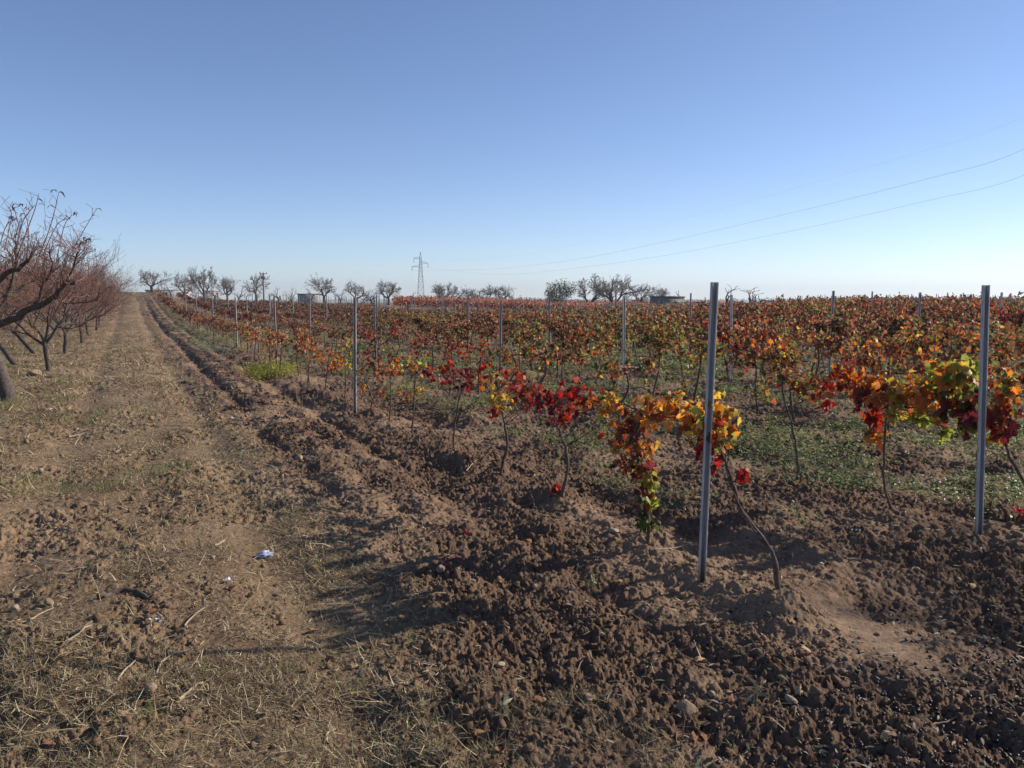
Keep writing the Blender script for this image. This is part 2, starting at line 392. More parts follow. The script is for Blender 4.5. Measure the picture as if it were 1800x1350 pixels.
def add_leaves(mb, pos, size, weights, lod=0, out=None):
    n = len(pos)
    if n == 0: return
    tip = rvec(n)*.75+np.array([0, 0, -.75])
    nor = rvec(n)*.8+np.array([0, 0, .45])
    if out is not None: nor = nor+out*.7
    X, Y, Z = frames(tip, nor)
    col = pal_pick(weights, n)
    if lod == 0: m_ = col.mean(1, keepdims=True); col = m_+(col-m_)*.88
    if lod > 0: m_ = col.mean(1, keepdims=True); col = (m_+(col-m_)*(.76 if lod == 1 else .62))*np.array([.94, .90, .90])
    if lod == 0:
        edge = pal_pick(weights, n)*.8; q = (RNG.uniform(0, .8, n)[:, None]*LW[None]**3)[..., None]
        K = col[:, None]*(1-q)+edge[:, None]*q
        T = LT
        inst(T, LF, pos, X, Y, Z, np.asarray(size)[:, None]*np.stack([RNG.uniform(.65, 1.15, n), np.ones(n), RNG.uniform(.4, 4.2, n)*RNG.choice([1, 1, -1], n)], 1), K, mb)
    elif lod == 1: inst(LT2, LF2, pos, X, Y, Z, np.asarray(size)[:, None]*np.stack([RNG.uniform(.6, 1.1, n), np.ones(n), RNG.uniform(.5, 3.5, n)*RNG.choice([1, 1, -1], n)], 1), col, mb)
    else: inst(LT3, LF3, pos, X, Y, Z, size, col, mb)
def smooth_path(P, n=None):
    P = np.asarray(P, float); k = len(P); n = n or (k-1)*4+1
    t = np.linspace(0, k-1, n); i = np.clip(t.astype(int), 0, k-2); f = (t-i)[:, None]
    p0 = P[np.maximum(i-1, 0)]; p1 = P[i]; p2 = P[i+1]; p3 = P[np.minimum(i+2, k-1)]
    return .5*((2*p1)+(-p0+p2)*f+(2*p0-5*p1+4*p2-p3)*f**2+(-p0+3*p1-3*p2+p3)*f**3)
def wob(P, a): 
    P = np.array(P, float); P[1:-1] += RNG.normal(size=P[1:-1].shape)*a; return P

def generic_vine(kind, lod):
    """vine at the origin, row along Y. returns (trunk MB, cane MB, foliage MB)"""
    tr, ca, fo = MB(), MB(), MB()
    k = dict(low=dict(hz=.78, top=1.0, n=90, sh=8, L=.34), mid=dict(hz=.82, top=1.22, n=265, sh=15, L=.55),
             high=dict(hz=.95, top=1.66, n=420, sh=20, L=.75))[kind]
    lean = RNG.normal(0, .09, 2)
    top = np.array([lean[0], lean[1], k['hz']])
    P = smooth_path(wob(np.linspace([0, 0, -.12], top, 5), .022), 14)
    tr.tube(P, np.linspace(.017, .011, len(P))*RNG.uniform(.8, 1.3, len(P)), 6)
    pos = []
    arms = []
    for s in (-1, 1):
        e = top+np.array([RNG.normal(0, .05), s*RNG.uniform(.4, .6), RNG.normal(.02, .05)])
        A = smooth_path(wob(np.linspace(top, e, 4), .02), 9); arms.append(A); tr.tube(A, np.linspace(.010, .006, len(A)), 5)
    for i in range(k['sh']):
        A = arms[RNG.integers(2)]; s0 = A[RNG.integers(len(A))]
        up = RNG.random() < (.62 if kind != 'low' else .45)
        d = np.array([RNG.normal(0, .45), RNG.normal(0, .35), RNG.uniform(.5, 1.) if up else RNG.uniform(-.2, .3)]); d /= np.linalg.norm(d)
        Ln = k['L']*RNG.uniform(.5, 1.25); t = np.linspace(0, 1, 7)[:, None]
        S = s0+d*Ln*t+np.array([0, 0, -1])*Ln*(.28 if up else .75)*t**2+rvec(7)*.012
        S[:, 2] = np.minimum(S[:, 2], k['top']+RNG.uniform(-.1, .25)+(.3 if kind == 'high' and RNG.random() < .2 else 0)); S[:, 2] = np.maximum(S[:, 2], .18)
        ca.tube(S, np.linspace(.0038, .0018, 7), 3)
        m = int(k['n']/k['sh']); u = RNG.uniform(.05, 1, m)
        ii = np.clip((u*6).astype(int), 0, 5); ff = (u*6-ii)[:, None]
        pos.append(S[ii]*(1-ff)+S[ii+1]*ff+rvec(m)*RNG.uniform(.02, .11, (m, 1)))
    return tr, ca, fo, np.concatenate(pos), kind

THEMES = {
 'red': ('crimson and maroon', dict(crimson=2, red=2.4, maroon=4, rust=2, orange=1, brown=1.5, dark=1, lime=.2)),
 'orange': ('orange and yellow', dict(orange=4, yellow=2, rust=1.5, red=.8, lime=.5, brown=.6)),
 'rust': ('rust brown', dict(rust=2.6, brown=3, dark=2, orange=1, maroon=1.4, olive=1, yellow=.25)),
 'ochre': ('ochre and olive green', dict(olive=3, yellow=.8, brown=2, green=2.4, lime=.5, rust=1.4, orange=.6, dark=1)),
 'mixed': ('mixed red, ochre and green', dict(olive=2, red=.8, rust=1.8, orange=1, green=1.8, maroon=1.5, yellow=.5, brown=2, dark=1)),
}
VARIANTS = {}
def variants(kind, theme, lod):
    key = (kind, theme, lod)
    if key not in VARIANTS:
        VARIANTS[key] = []
        for v in range(3):
            tr, ca, fo, pos, _ = generic_vine(kind, lod)
            if lod == 1: pos = np.concatenate([pos, pos[::2]+rvec(len(pos[::2]))*.06]) if kind != 'low' else pos
            sz = RNG.uniform(.045, .085, len(pos))
            out = pos.copy(); out[:, 1:] = 0; out = np.sign(out)
            add_leaves(fo, pos, sz, THEMES[theme][1], lod, out)
            VARIANTS[key].append((tr.mesh('trunk', M_bark, True), ca.mesh('canes', M_bark), fo.mesh('foliage', M_leaf)))
    v = VARIANTS[key]; return v[RNG.integers(len(v))]

ORD = ['', 'first', 'second', 'third', 'fourth', 'fifth', 'sixth', 'seventh', 'eighth', 'ninth', 'tenth', 'eleventh', 'twelfth', 'thirteenth', 'fourteenth', 'fifteenth',
       'sixteenth', 'seventeenth', 'eighteenth', 'nineteenth', 'twentieth', 'twenty-first', 'twenty-second', 'twenty-third', 'twenty-fourth', 'twenty-fifth', 'twenty-sixth', 'twenty-seventh', 'twenty-eighth',
       'twenty-ninth', 'thirtieth', 'thirty-first', 'thirty-second', 'thirty-third', 'thirty-fourth', 'thirty-fifth', 'thirty-sixth', 'thirty-seventh', 'thirty-eighth', 'thirty-ninth', 'fortieth']
VG = 'grapevines in rows'
def place_vine(x, y, mesh3, rz, sc, label):
    e = empty('grapevine', (x, y, tz(x, y)), rz); e.scale = sc
    for nm, m in zip(('trunk', 'canes', 'foliage'), mesh3):
        o = bpy.data.objects.new(nm, m); C.objects.link(o); o.parent = e
    tag(e, label, 'grapevine', VG)
    return e

# ---- hero vines: trunk as pixels in the row's plane, leaf clusters as (px, py, radius px, leaves, palette)
def hero(row_x, trunk, clusters, label, tr_r=.016, arms=(), lsize=(.038, .076)):
    base = on_x(trunk[0][0], trunk[0][1], row_x)
    e = empty('grapevine', (base[0], base[1], tz(base[0], base[1])))
    o0 = np.array(e.location)
    P = np.array([on_x(px, py, row_x) for px, py in trunk])-o0
    P[:, 0] += np.cumsum(RNG.normal(0, .008, len(P)))
    P = np.vstack([P[0]-np.array([0, 0, P[0, 2]+.12]) if P[0, 2] > -.1 else P[0], P])
    Pm = smooth_path(P); Pm = Pm+RNG.normal(size=Pm.shape)*.003
    tr, ca, fo = MB(), MB(), MB()
    tr.tube(Pm, np.linspace(tr_r, tr_r*.55, len(Pm))*RNG.uniform(.82, 1.28, len(Pm)), 7)
    for a in arms:
        A = smooth_path([on_x(px, py, row_x)-o0 for px, py in a]); A = A+RNG.normal(size=A.shape)*.004
        ca.tube(A, np.linspace(.006, .003, len(A)), 5)
    tip = Pm[-1]
    for (px, py, rp, n, w) in clusters:
        c = on_x(px, py, row_x); depth = (c-O3)@F3; r = rp*depth/FPX; c = c-o0
        n = int(n*1.85)+1; r *= 1.36; q = rvec(n)*(RNG.uniform(0, 1, (n, 1))**.5)*r
        pos = c+q; pos[:, 2] = np.maximum(pos[:, 2], .03)
        out = q.copy(); out /= np.linalg.norm(out, axis=1)[:, None]+1e-6
        add_leaves(fo, pos+np.array([0, 0, .03]), RNG.uniform(lsize[0], lsize[1], n), w, 0, out)
        for k in range(3):                                   # canes carrying the cluster
            a = tip if np.linalg.norm(tip-c) < .5 else Pm[np.argmin(np.linalg.norm(Pm-c, axis=1))]
            S = smooth_path(wob(np.linspace(a, c+rvec(1)[0]*r*.8, 4), .03), 9); ca.tube(S, np.linspace(.004, .0016, 9), 3)
    for nm, m, mt in (('trunk', tr, M_bark), ('canes', ca, M_bark), ('foliage', fo, M_leaf)): m.obj(nm, mt, e, nm == 'trunk')
    tag(e, label, 'grapevine', VG)
    return e
W = lambda **k: k
X1, X2 = ROW0, ROW0+DROW
hero(X1, [(1370,1065),(1361,1000),(1345,960),(1300,898),(1284,850),(1274,815),(1258,775)],
     [(1255,735,34,30,W(orange=3,yellow=4,lime=1)),(1240,762,30,22,W(maroon=2,green=1,orange=2,olive=1)),(1270,770,22,14,W(yellow=2,red=2,orange=2,lime=1)),
      (1250,798,26,18,W(crimson=4,red=3,maroon=1)),(1298,838,9,4,W(crimson=1))],
     'bare grapevine trunk bent in an arc beside the nearest post, red and yellow leaves', .0145, [[(1284,850),(1296,835),(1292,822)],[(1340,955),(1318,920),(1296,880),(1278,835)]])
hero(X1, [(1140,945),(1138,900),(1128,850),(1120,800),(1118,745),(1125,725)],
     [(1150,722,26,26,W(orange=4,yellow=1,rust=2)),(1190,724,26,26,W(orange=4,yellow=2,red=1)),(1218,738,20,16,W(yellow=3,orange=2)),(1110,740,26,24,W(red=2,rust=2,brown=2,maroon=1)),
      (1090,770,22,18,W(red=3,orange=2,brown=1)),(1118,790,30,30,W(brown=3,orange=2,rust=2,yellow=1)),(1096,820,18,14,W(brown=3,dark=1)),(1128,830,24,20,W(brown=2,lime=1,maroon=2,red=1)),
      (1140,852,14,10,W(lime=3,yellow=1)),(1130,880,20,14,W(maroon=3,green=1,brown=1)),(1142,888,12,8,W(lime=3,red=1)),(1137,922,15,11,W(green=3,dark=2)),(1075,705,14,10,W(yellow=3,lime=1,orange=1))],
     'leafy grapevine with an orange and brown curtain of leaves reaching down to its mound', .014, [[(1118,745),(1150,728),(1200,732),(1250,745)],[(1118,745),(1090,730),(1070,705)]])
hero(X1, [(985,868),(991,820),(984,775),(972,742),(968,715)],
     [(985,733,20,16,W(red=2,maroon=3,crimson=2)),(965,700,24,22,W(crimson=2,maroon=3,red=1)),(1005,700,26,24,W(crimson=3,maroon=2,red=2)),(1040,708,20,16,W(red=2,orange=2,rust=1)),
      (1075,725,16,9,W(green=1,lime=1,orange=1)),(975,862,5,3,W(crimson=1))],
     'grapevine with a bare curved trunk and deep crimson leaves, second left of the nearest post', .014, [[(968,715),(1010,698),(1050,705),(1085,722)],[(968,715),(930,690)]])
hero(X1, [(880,824),(890,785),(888,745),(878,712),(874,685)],
     [(878,705,20,18,W(yellow=3,orange=2,lime=1)),(868,680,18,13,W(yellow=2,olive=2,brown=1)),(900,668,22,20,W(red=3,orange=2,rust=1)),(925,690,22,20,W(red=3,rust=2,crimson=1)),(870,728,9,5,W(red=1,crimson=1)),(945,700,16,10,W(maroon=2,red=1))],
     'grapevine with a yellow leaf tuft over its trunk, third left of the nearest post', .013, [[(874,685),(900,668),(940,690)]])
hero(X1, [(797,798),(797,755),(803,708),(812,675)],
     [(818,662,20,17,W(maroon=3,red=1,crimson=1)),(782,655,20,17,W(crimson=2,red=3,orange=1)),(850,664,20,17,W(red=3,orange=2)),(758,660,12,8,W(red=2,crimson=2)),(825,682,10,6,W(maroon=2,crimson=1))],
     'grapevine with bright red leaves above a thin leaning trunk, fourth left of nearest post', .012, [[(812,675),(780,655),(755,660)],[(812,675),(850,662)]])
hero(X1, [(725,774),(727,735),(729,690),(731,655)],
     [(735,642,18,14,W(orange=2,yellow=3,rust=1)),(738,690,9,6,W(yellow=3)),(710,698,14,9,W(brown=2,rust=2)),(745,634,8,4,W(lime=2))],
     'sparse grapevine with a single yellow leaf halfway up its thin trunk', .012, [[(731,655),(705,645)],[(729,700),(712,700)]])
hero(X1, [(683,746),(684,705),(683,670),(685,650)],
     [(690,642,17,14,W(orange=2,yellow=1,rust=2)),(668,652,16,13,W(rust=3,maroon=1)),(673,688,14,10,W(rust=3,brown=1)),(700,655,12,7,W(orange=2,brown=1))],
     'sparse grapevine with rusty leaves along its thin trunk, just right of second front post', .011)
hero(X1, [(650,724),(652,700),(645,675),(638,655)],
     [(637,686,9,5,W(yellow=2,orange=1)),(648,640,19,16,W(maroon=2,rust=2,brown=1)),(655,622,14,10,W(maroon=3,red=1))],
     'thin grapevine with dark maroon leaves immediately right of the second front post', .011)
hero(X1, [(608,712),(606,680),(607,650),(603,628)],
     [(600,636,16,14,W(orange=3,rust=1)),(612,645,9,7,W(yellow=3,lime=1)),(612,612,14,11,W(olive=1,yellow=1,orange=1)),(585,630,13,10,W(orange=3,rust=2))],
     'grapevine with orange leaves immediately left of the second front post', .011)
hero(X1, [(572,694),(573,668),(577,640),(578,625)],
     [(575,634,16,14,W(orange=2,rust=3)),(560,620,15,14,W(orange=3,rust=2)),(583,650,8,5,W(rust=2,brown=2))],
     'rust coloured grapevine, second to the left of the second front post', .011)
hero(X1, [(541,683),(541,660),(536,635),(530,618)],
     [(540,606,15,14,W(rust=3,maroon=1,orange=1)),(528,618,14,12,W(maroon=2,rust=2,brown=1)),(548,630,10,6,W(orange=2,rust=1)),(515,612,12,10,W(maroon=3,rust=1))],
     'grapevine with dark rust leaves right of the yellow green bush', .011)
# second row
hero(X2, [(1830,880),(1812,862),(1797,838),(1775,802),(1762,770),(1755,735)],
     [(1760,705,26,26,W(orange=3,red=2,lime=1)),(1768,735,22,18,W(red=3,maroon=2,orange=1)),(1765,765,16,11,W(crimson=2,maroon=2)),(1742,735,18,13,W(rust=2,orange=2,red=1)),(1775,680,18,14,W(lime=1,orange=2,rust=1)),(1748,775,9,5,W(lime=1,yellow=1))],
     'grapevine with red and orange leaves just right of the right-hand near post', .0135)
hero(X2, [(1573,907),(1556,862),(1553,800),(1555,745),(1560,715)],
     [(1690,655,24,20,W(lime=3,yellow=2,green=1)),(1655,672,28,28,W(lime=2,orange=2,yellow=1,green=1)),(1700,690,24,20,W(green=2,orange=2,lime=1)),(1716,738,26,24,W(maroon=4,dark=1,crimson=1)),
      (1665,715,26,24,W(maroon=2,green=2,orange=1)),(1620,700,26,24,W(orange=3,rust=1,yellow=1)),(1622,738,12,7,W(lime=3)),(1585,690,26,26,W(yellow=2,orange=2,olive=2)),(1550,690,24,24,W(orange=3,yellow=1,rust=2)),
      (1534,738,15,11,W(red=4,crimson=1)),(1570,730,16,12,W(lime=2,yellow=1,orange=1)),(1540,768,16,10,W(orange=2,brown=1,yellow=1)),(1660,764,8,3,W(lime=2)),(1520,700,22,18,W(maroon=2,rust=2)),(1700,752,12,6,W(lime=2,maroon=1))],
     'large leafy grapevine in orange, lime and maroon left of the right-hand near post', .0125, [[(1560,715),(1610,695),(1670,690),(1740,705)],[(1560,715),(1520,690)]], (.055, .10))
hero(X2, [(1403,840),(1402,800),(1392,745),(1380,700),(1378,665)],
     [(1480,665,24,26,W(crimson=2,maroon=3,red=2,orange=1)),(1505,672,20,20,W(red=2,orange=3)),(1450,682,22,22,W(red=1,orange=2,rust=2,maroon=1)),(1420,690,18,14,W(rust=2,maroon=1,lime=1)),(1375,672,18,13,W(maroon=2,brown=2,green=1)),(1400,680,14,9,W(lime=1,rust=1)),(1455,715,13,8,W(orange=1,crimson=2)),(1345,690,18,12,W(yellow=1,olive=2,rust=1))],
     'grapevine with a bare dark twisting trunk between the two nearest posts', .013, [[(1378,665),(1420,685),(1500,672)],[(1402,760),(1412,735),(1395,700)]])

# ---- all other vines
cand = []
for k in range(NROW):
    x = ROW0+k*DROW; y = -2.0+RNG.uniform(0, .6); j = 0
    if k == 0: y = 15.6
    elif k == 1: y = 8.35
    else: y = 4.3
    while y < 104:
        X, Z = camxy(x, y)
        if Z > 3 and abs(X/Z) < .70 and not (Z > 71 and X/Z > -.165): cand.append((math.hypot(x, y), k, x+RNG.normal(0, .05), y+RNG.normal(0, .12)))
        y += 1.1
cand.sort()
NIND = 300-14
def vine_kind(k, x, y):
    X, Z = camxy(x, y); px = 900+FPX*X/Z
    s = np.clip((px-720)/700, 0, 1)+RNG.normal(0, .12)
    if k == 0: return 'low', s
    if k == 1: return ('low' if px < 1000 or RNG.random() < .4 else 'mid'), s
    if px < 640: return 'low', s
    if Z > 46 and px < 820: return 'low', s
    return ('high' if s > .55 and k > 5 else 'mid'), s
def vine_theme(k, x, y):
    X, Z = camxy(x, y); px = 900+FPX*X/Z; q = float(fbm(np.array([x/5.]), np.array([y/5.]), 201, 2)[0])+RNG.normal(0, .25)
    if k == 0: return 'rust' if RNG.random() < (.35 if y < 26 else .75) else 'orange'
    if k == 1: return ['red', 'rust', 'mixed', 'red'][RNG.integers(4)]
    if px < 900: return 'rust' if q > -.3 else ('ochre' if q < -.45 else 'mixed')
    if px > 1250 and Z > 26: return 'red' if q > .05 else ('rust' if q > -.35 else 'mixed')
    return 'ochre' if q > .36 else ('mixed' if q > -.02 else ('rust' if q > -.5 else 'red'))
def zscale(x, y):
    X, Z = camxy(x, y); px = 900+FPX*X/Z
    return 1-.19*float(sst(13, 24, Z))*(1-float(sst(650, 1150, px))*.75)*(1-float(sst(1150, 1450, px)))
prev = {}
def first_seen(k):
    for s in range(13):
        X, Z = camxy(ROW0+k*DROW, POST0+DPOST*s)
        if Z > 2.5 and X/Z < .615: return s
    return 13
def section_label(k, y, word):
    s = int((y-POST0)//DPOST)+1; v = s-first_seen(k); v = max(v, 0); prev[(k, v)] = prev.get((k, v), 0)+1
    row = 'front row' if k == 0 else ORD[k+1]+' row from the path'
    if v == 0: return '%s grapevine, %s in view before any post, %s' % (word, ORD[prev[(k, v)]], row)
    return '%s grapevine, %s past the %s visible post, %s' % (word, ORD[prev[(k, v)]], ORD[v], row)
ind = sorted(cand[:NIND], key=lambda c: (c[1], c[3])); rest = cand[NIND:]
SHORT = dict(red='red', orange='orange', rust='rusty', ochre='ochre', mixed='mixed-colour')
for (d, k, x, y) in ind:
    kd, s = vine_kind(k, x, y); th = vine_theme(k, x, y)
    sc = RNG.uniform(.88, 1.12); hs = zscale(x, y)
    place_vine(x, y, variants(kd, th, 0 if d < 15 else 1), (0 if RNG.random() < .5 else PI)+RNG.normal(0, .12), (sc, sc, hs*RNG.uniform(.92, 1.08)), section_label(k, y, SHORT[th]))

# the vines too many to count behind them: one mass
mass = MB()
BASES = {}
for kd in ('low', 'mid', 'high'):
    BASES[kd] = [generic_vine(kd, 2)[3] for _ in range(5)]
for (d, k, x, y) in rest:
    kd, s = vine_kind(k, x, y); th = vine_theme(k, x, y)
    P = BASES[kd][RNG.integers(5)]
    n = int(len(P)*np.clip(1.05-(d-40)/90, .35, 1.)); P = P[RNG.choice(len(P), n, replace=False)]
    if RNG.random() < .5: P = P*np.array([-1, -1, 1])
    P = P*np.array([1, 1, zscale(x, y)*(1.2 if d > 44 and kd == 'low' and x > 14 else 1)])*RNG.uniform(.9, 1.1)+np.array([x, y, tz(x, y)])+rvec(n)*.04
    add_leaves(mass, P, RNG.uniform(.085, .14, n)*np.clip(d/55, 1, 1.4), THEMES[th][1], 2)
    mass.tube([(x, y, tz(x, y)-.1), (x+RNG.normal(0, .05), y, tz(x, y)+.9)], .016, 3, (.10, .07, .05))
tag(mass.obj('vineyard', M_leaf), 'distant rows of rusty red and ochre grapevines merging towards the horizon', 'vineyard', None, 'stuff')

# ------------------------------------------------------------------ trellis posts
def post_mesh(h=1.0):
    # open galvanised channel, the open side towards -Y, with rolled lips and wire lugs
    w, d, t = .031, .024, .0028
    outl = [(-w, -d), (-w, d), (-.010, d), (-.006, d-.007), (.006, d-.007), (.010, d), (w, d), (w, -d), (w-.013, -d), (w-.013, -d+t), (w-t, -d+t), (w-t, d-t),
            (.012, d-t), (.008, d-.007-t), (-.008, d-.007-t), (-.012, d-t), (-w+t, d-t), (-w+t, -d+t), (-w+.013, -d+t), (-w+.013, -d)]
    P = np.array(outl); n = len(P); mb = MB()
    V = np.vstack([np.column_stack([P, np.full(n, z)]) for z in (-.35, 1.0)])
    F = [[i, (i+1) % n, n+(i+1) % n, n+i] for i in range(n)]
    mb.add(V, np.array(F)[:, ::-1])
    # end faces as strips
    mb.add(V[n:], [[0, 1, 16, 17], [1, 2, 15, 16], [2, 3, 14, 15], [3, 4, 13, 14], [4, 5, 12, 13], [5, 6, 11, 12], [6, 7, 10, 11], [0, 17, 18, 19], [7, 8, 9, 10]])
    for i in range(14):
        z = .10+i*.064
        for s in (-1, 1): mb.box((s*(w+.0025), -.004, z), (.006, .012, .016))
    return mb.mesh('vineyard_post', M_steel)
PM = post_mesh()
HAND = {(0, 0): (1233, 1025, 1256, 496), (1, 0): (1720, 948, 1735, 501), (0, 1): (624, 726, 624, 521)}
TOPS = {(1,1): 527, (2,1): 521, (3,1): 518, (4,1): 511, (5,1): 514, (6,1): 514, (0,2): 521, (0,3): 523, (1,2): 521, (2,2): 517, (3,2): 520}
PX = {(1,1): 877, (2,1): 1098, (3,1): 1288, (4,1): 1462, (5,1): 1617, (6,1): 1758, (0,2): 483, (0,3): 414, (0,4): 373, (1,2): 659, (2,2): 822, (3,2): 966}
np_ = 0; plist = []
for k in range(NROW):
    for s in range(0, 13):
        x = ROW0+k*DROW; y = POST0+DPOST*s+(.10 if s == 1 else 0)
        if (k, s) in HAND:
            a = HAND[(k, s)]; b_ = g(a[0], a[1], .05); x, y = b_[0], b_[1]
        elif (k, s) in PX:
            b_ = on_x(PX[(k, s)], 530, x); y = b_[1]
        else:
            x += RNG.normal(0, .04); y += RNG.normal(0, .12)
        X, Z = camxy(x, y)
        if Z < 2.5 or X/Z > .66: continue
        plist.append((math.hypot(x, y), k, s, x, y))
plist.sort()
plist = plist[:295]
SEEN = {}
for (d, k, s, x, y) in sorted(plist, key=lambda p: p[2]):
    X, Z = camxy(x, y)
    if X/Z < .62: SEEN.setdefault(k, []).append(s)
for (d, k, s, x, y) in plist:
    o = bpy.data.objects.new('vineyard_post', PM); C.objects.link(o)
    z0 = tz(x, y); hgt = 1.66+RNG.normal(0, .05)
    lx, ly = RNG.normal(0, .012, 2)
    if (k, s) in HAND:
        a = HAND[(k, s)]; D = camxy(x, y)[1]; top = at_d(a[2], a[3], D); hgt = top[2]-z0; lx, ly = (top[0]-x)/hgt, (top[1]-y)/hgt
    elif (k, s) in TOPS:
        D = camxy(x, y)[1]; hgt = at_d(900, TOPS[(k, s)], D)[2]-z0
    o.location = (x, y, z0-.02); o.scale = (.62, .62, hgt+.02)
    o.rotation_euler = (-ly, lx, (-.35 if k < 2 and s == 0 else -.2)+RNG.normal(0, .1))
    row = 'front row by the path' if k == 0 else ORD[k+1]+' row from the path'
    lab = 'grey metal vineyard post, %s in view along the %s' % (ORD[SEEN[k].index(s)+1], row) if s in SEEN.get(k, []) else 'grey metal vineyard post at the right edge, %s' % row
    if (k, s) == (0, 0): lab = 'nearest and tallest looking grey metal vineyard post standing in bare soil'
    if (k, s) == (1, 0): lab = 'right-hand near grey metal vineyard post rising from maroon leaves and weeds'
    tag(o, lab, 'post', 'metal vineyard posts')

# trellis wires and drip hoses of the front rows
for k in range(0, 4):
    x = ROW0+k*DROW; rn = ['front row', 'second row from the path', 'third row from the path', 'fourth row from the path'][k]
    for (z, r, nm, m, lab) in ((.84, .0013, 'trellis_wire', M_wire, 'thin steel wire carrying the vine arms of the '+rn),):
        ys = np.arange(POST0 if k else 3.8, 90, DPOST/4); P = [(x, y, tz(x, y)*0+terrain(np.array([x]), np.array([y]))[0]+z-(.03 if i % 4 else 0)+(.02*math.sin(i*2.1))) for i, y in enumerate(ys)]
        w = MB(); w.tube(P, r, 4); tag(w.obj(nm, m), lab, 'wire' if nm == 'trellis_wire' else 'hose', 'trellis wires' if nm == 'trellis_wire' else 'drip hoses')

# ------------------------------------------------------------------ bare trees
def grow(mb_t, mb_c, start, d, L, r, depth, spread, up, lim, sides=5, wig=.12, kids=(2, 3), tips=None, rmin=.0035):
    n = 5; P = [np.array(start, float)]; d = d/np.linalg.norm(d); dirs = [d]
    for i in range(n-1):
        d = d+RNG.normal(size=3)*wig+np.array([0, 0, up]); d /= np.linalg.norm(d); P.append(P[-1]+d*L/(n-1)); dirs.append(d)
    P = np.array(P); r1 = max(r*.62, rmin)
    (mb_t if depth >= lim else mb_c).tube(P, np.linspace(r, r1, n), sides if depth >= lim else 3)
    if depth == 0:
        if tips is not None: tips.append((P[-1], d))
        return
    for j in range(RNG.integers(kids[0], kids[1]+1)):
        i = n-1 if j == 0 else RNG.integers(1, n)
        nd = dirs[i]+rvec(1)[0]*spread
        grow(mb_t, mb_c, P[i], nd, L*RNG.uniform(.6, .88), r1*RNG.uniform(.6, .85), depth-1, spread, up, lim, sides, wig, kids, tips, rmin)

def curled_leaves(mb, tips, share, size, cols):
    P = [t for t in tips if RNG.random() < share]
    if not P: return
    pos = np.array([p for p, d in P]); n = len(pos)
    T = np.array([(0, 0, 0), (-.07, .3, .16), (.07, .3, .16), (-.06, .62, .10), (.06, .62, .10), (0, .88, -.22)])
    Y = rvec(n)*np.array([1, 1, .35])+np.array([0, 0, .05]); X, Y, Z = frames(Y, rvec(n)*.4+np.array([0, 0, 1.]))
    K = np.array(cols)[RNG.integers(len(cols), size=n)]*RNG.uniform(.7, 1.2, (n, 1))
    inst(T, [[0, 1, 2, 2], [1, 3, 4, 2], [3, 5, 5, 4]] if False else [[0, 2, 1], [1, 2, 3], [2, 4, 3], [3, 4, 5]], pos, X, Y, Z, RNG.uniform(.6, 1.2, n)*size, K, mb)

def orchard_meshes(lean=0., dense=1.35, leafy=.25, leafcols=((.16, .07, .05), (.27, .15, .07), (.32, .17, .07))):
    t, c, l = MB(), MB(), MB(); tips = []
    top = np.array([lean*.9, RNG.normal(0, .08), .75])
    P = smooth_path(wob(np.linspace([0, 0, -.2], top, 4), .03), 10)
    t.tube(P, np.concatenate([[.10], np.linspace(.075, .058, 9)]), 8)
    n = RNG.integers(4, 6)
    for i in range(n):
        a = i*2*PI/n+RNG.normal(0, .3)
        d = np.array([math.cos(a)*.9+lean*.6, math.sin(a)*.9, RNG.uniform(.55, 1.0)])
        grow(t, c, P[-1]-np.array([0, 0, RNG.uniform(0, .12)]), d, RNG.uniform(.9, 1.15), .042, 4, .55, .05, 3, 6, .13, (3, 4) if dense > .9 else (2, 3), tips, .0035)
    for k in range(int(45*dense)):                          # low side shoots that close the row into a hedge
        p, d = tips[RNG.integers(len(tips))]; q = p*RNG.uniform(.45, .85); q[2] = RNG.uniform(.8, 1.5)
        dd = np.array([q[0]*.6+RNG.normal(0, .4), q[1]*.6+RNG.normal(0, .4), RNG.normal(-.1, .35)]); Ln = RNG.uniform(.3, .7)
        S = np.array([q+dd*Ln*u-np.array([0, 0, .25*u*u*Ln]) for u in np.linspace(0, 1, 4)]); c.tube(S, np.linspace(.0045, .002, 4), 3); tips.append((S[-1], dd))
    for k in range(int(60*dense)):                          # long upright whips
        p, d = tips[RNG.integers(len(tips))]; 
        q = p*RNG.uniform(.75, 1.0); q[2] = max(q[2], 1.1)
        dd = np.array([RNG.normal(0, .35), RNG.normal(0, .35), 1.]); L = RNG.uniform(.4, .95)
        S = np.array([q+dd*L*u+np.array([RNG.normal(0, .012), RNG.normal(0, .012), 0]) for u in np.linspace(0, 1, 5)]); S[:, 2] = np.minimum(S[:, 2], 3.1+RNG.normal(0, .15))
        c.tube(S, np.linspace(.005, .0022, 5), 3); tips.append((S[-1], dd))
    curled_leaves(l, tips, leafy, .12, leafcols)
    if lean: curled_leaves(l, [(p+rvec(1)[0]*.12, d) for p, d in tips for _ in range(9)], leafy, .15, leafcols)
    return t.mesh('trunk', M_tree, True), c.mesh('twigs', M_twig), l.mesh('dry_leaves', M_dry)
def put_tree(name, meshes, x, y, rz, sc, label, cat, group, z=None, names=('trunk', 'twigs', 'dry_leaves')):
    e = empty(name, (x, y, tz(x, y) if z is None else z), rz); e.scale = sc if hasattr(sc, '__len__') else (sc,)*3
    for nm, m in zip(names, meshes):
        if m is None or len(m.vertices) == 0: continue
        o = bpy.data.objects.new(nm, m); C.objects.link(o); o.parent = e
    tag(e, label, cat, group); return e
OG = 'pruned orchard trees left of the path'
ov = [orchard_meshes() for _ in range(4)]
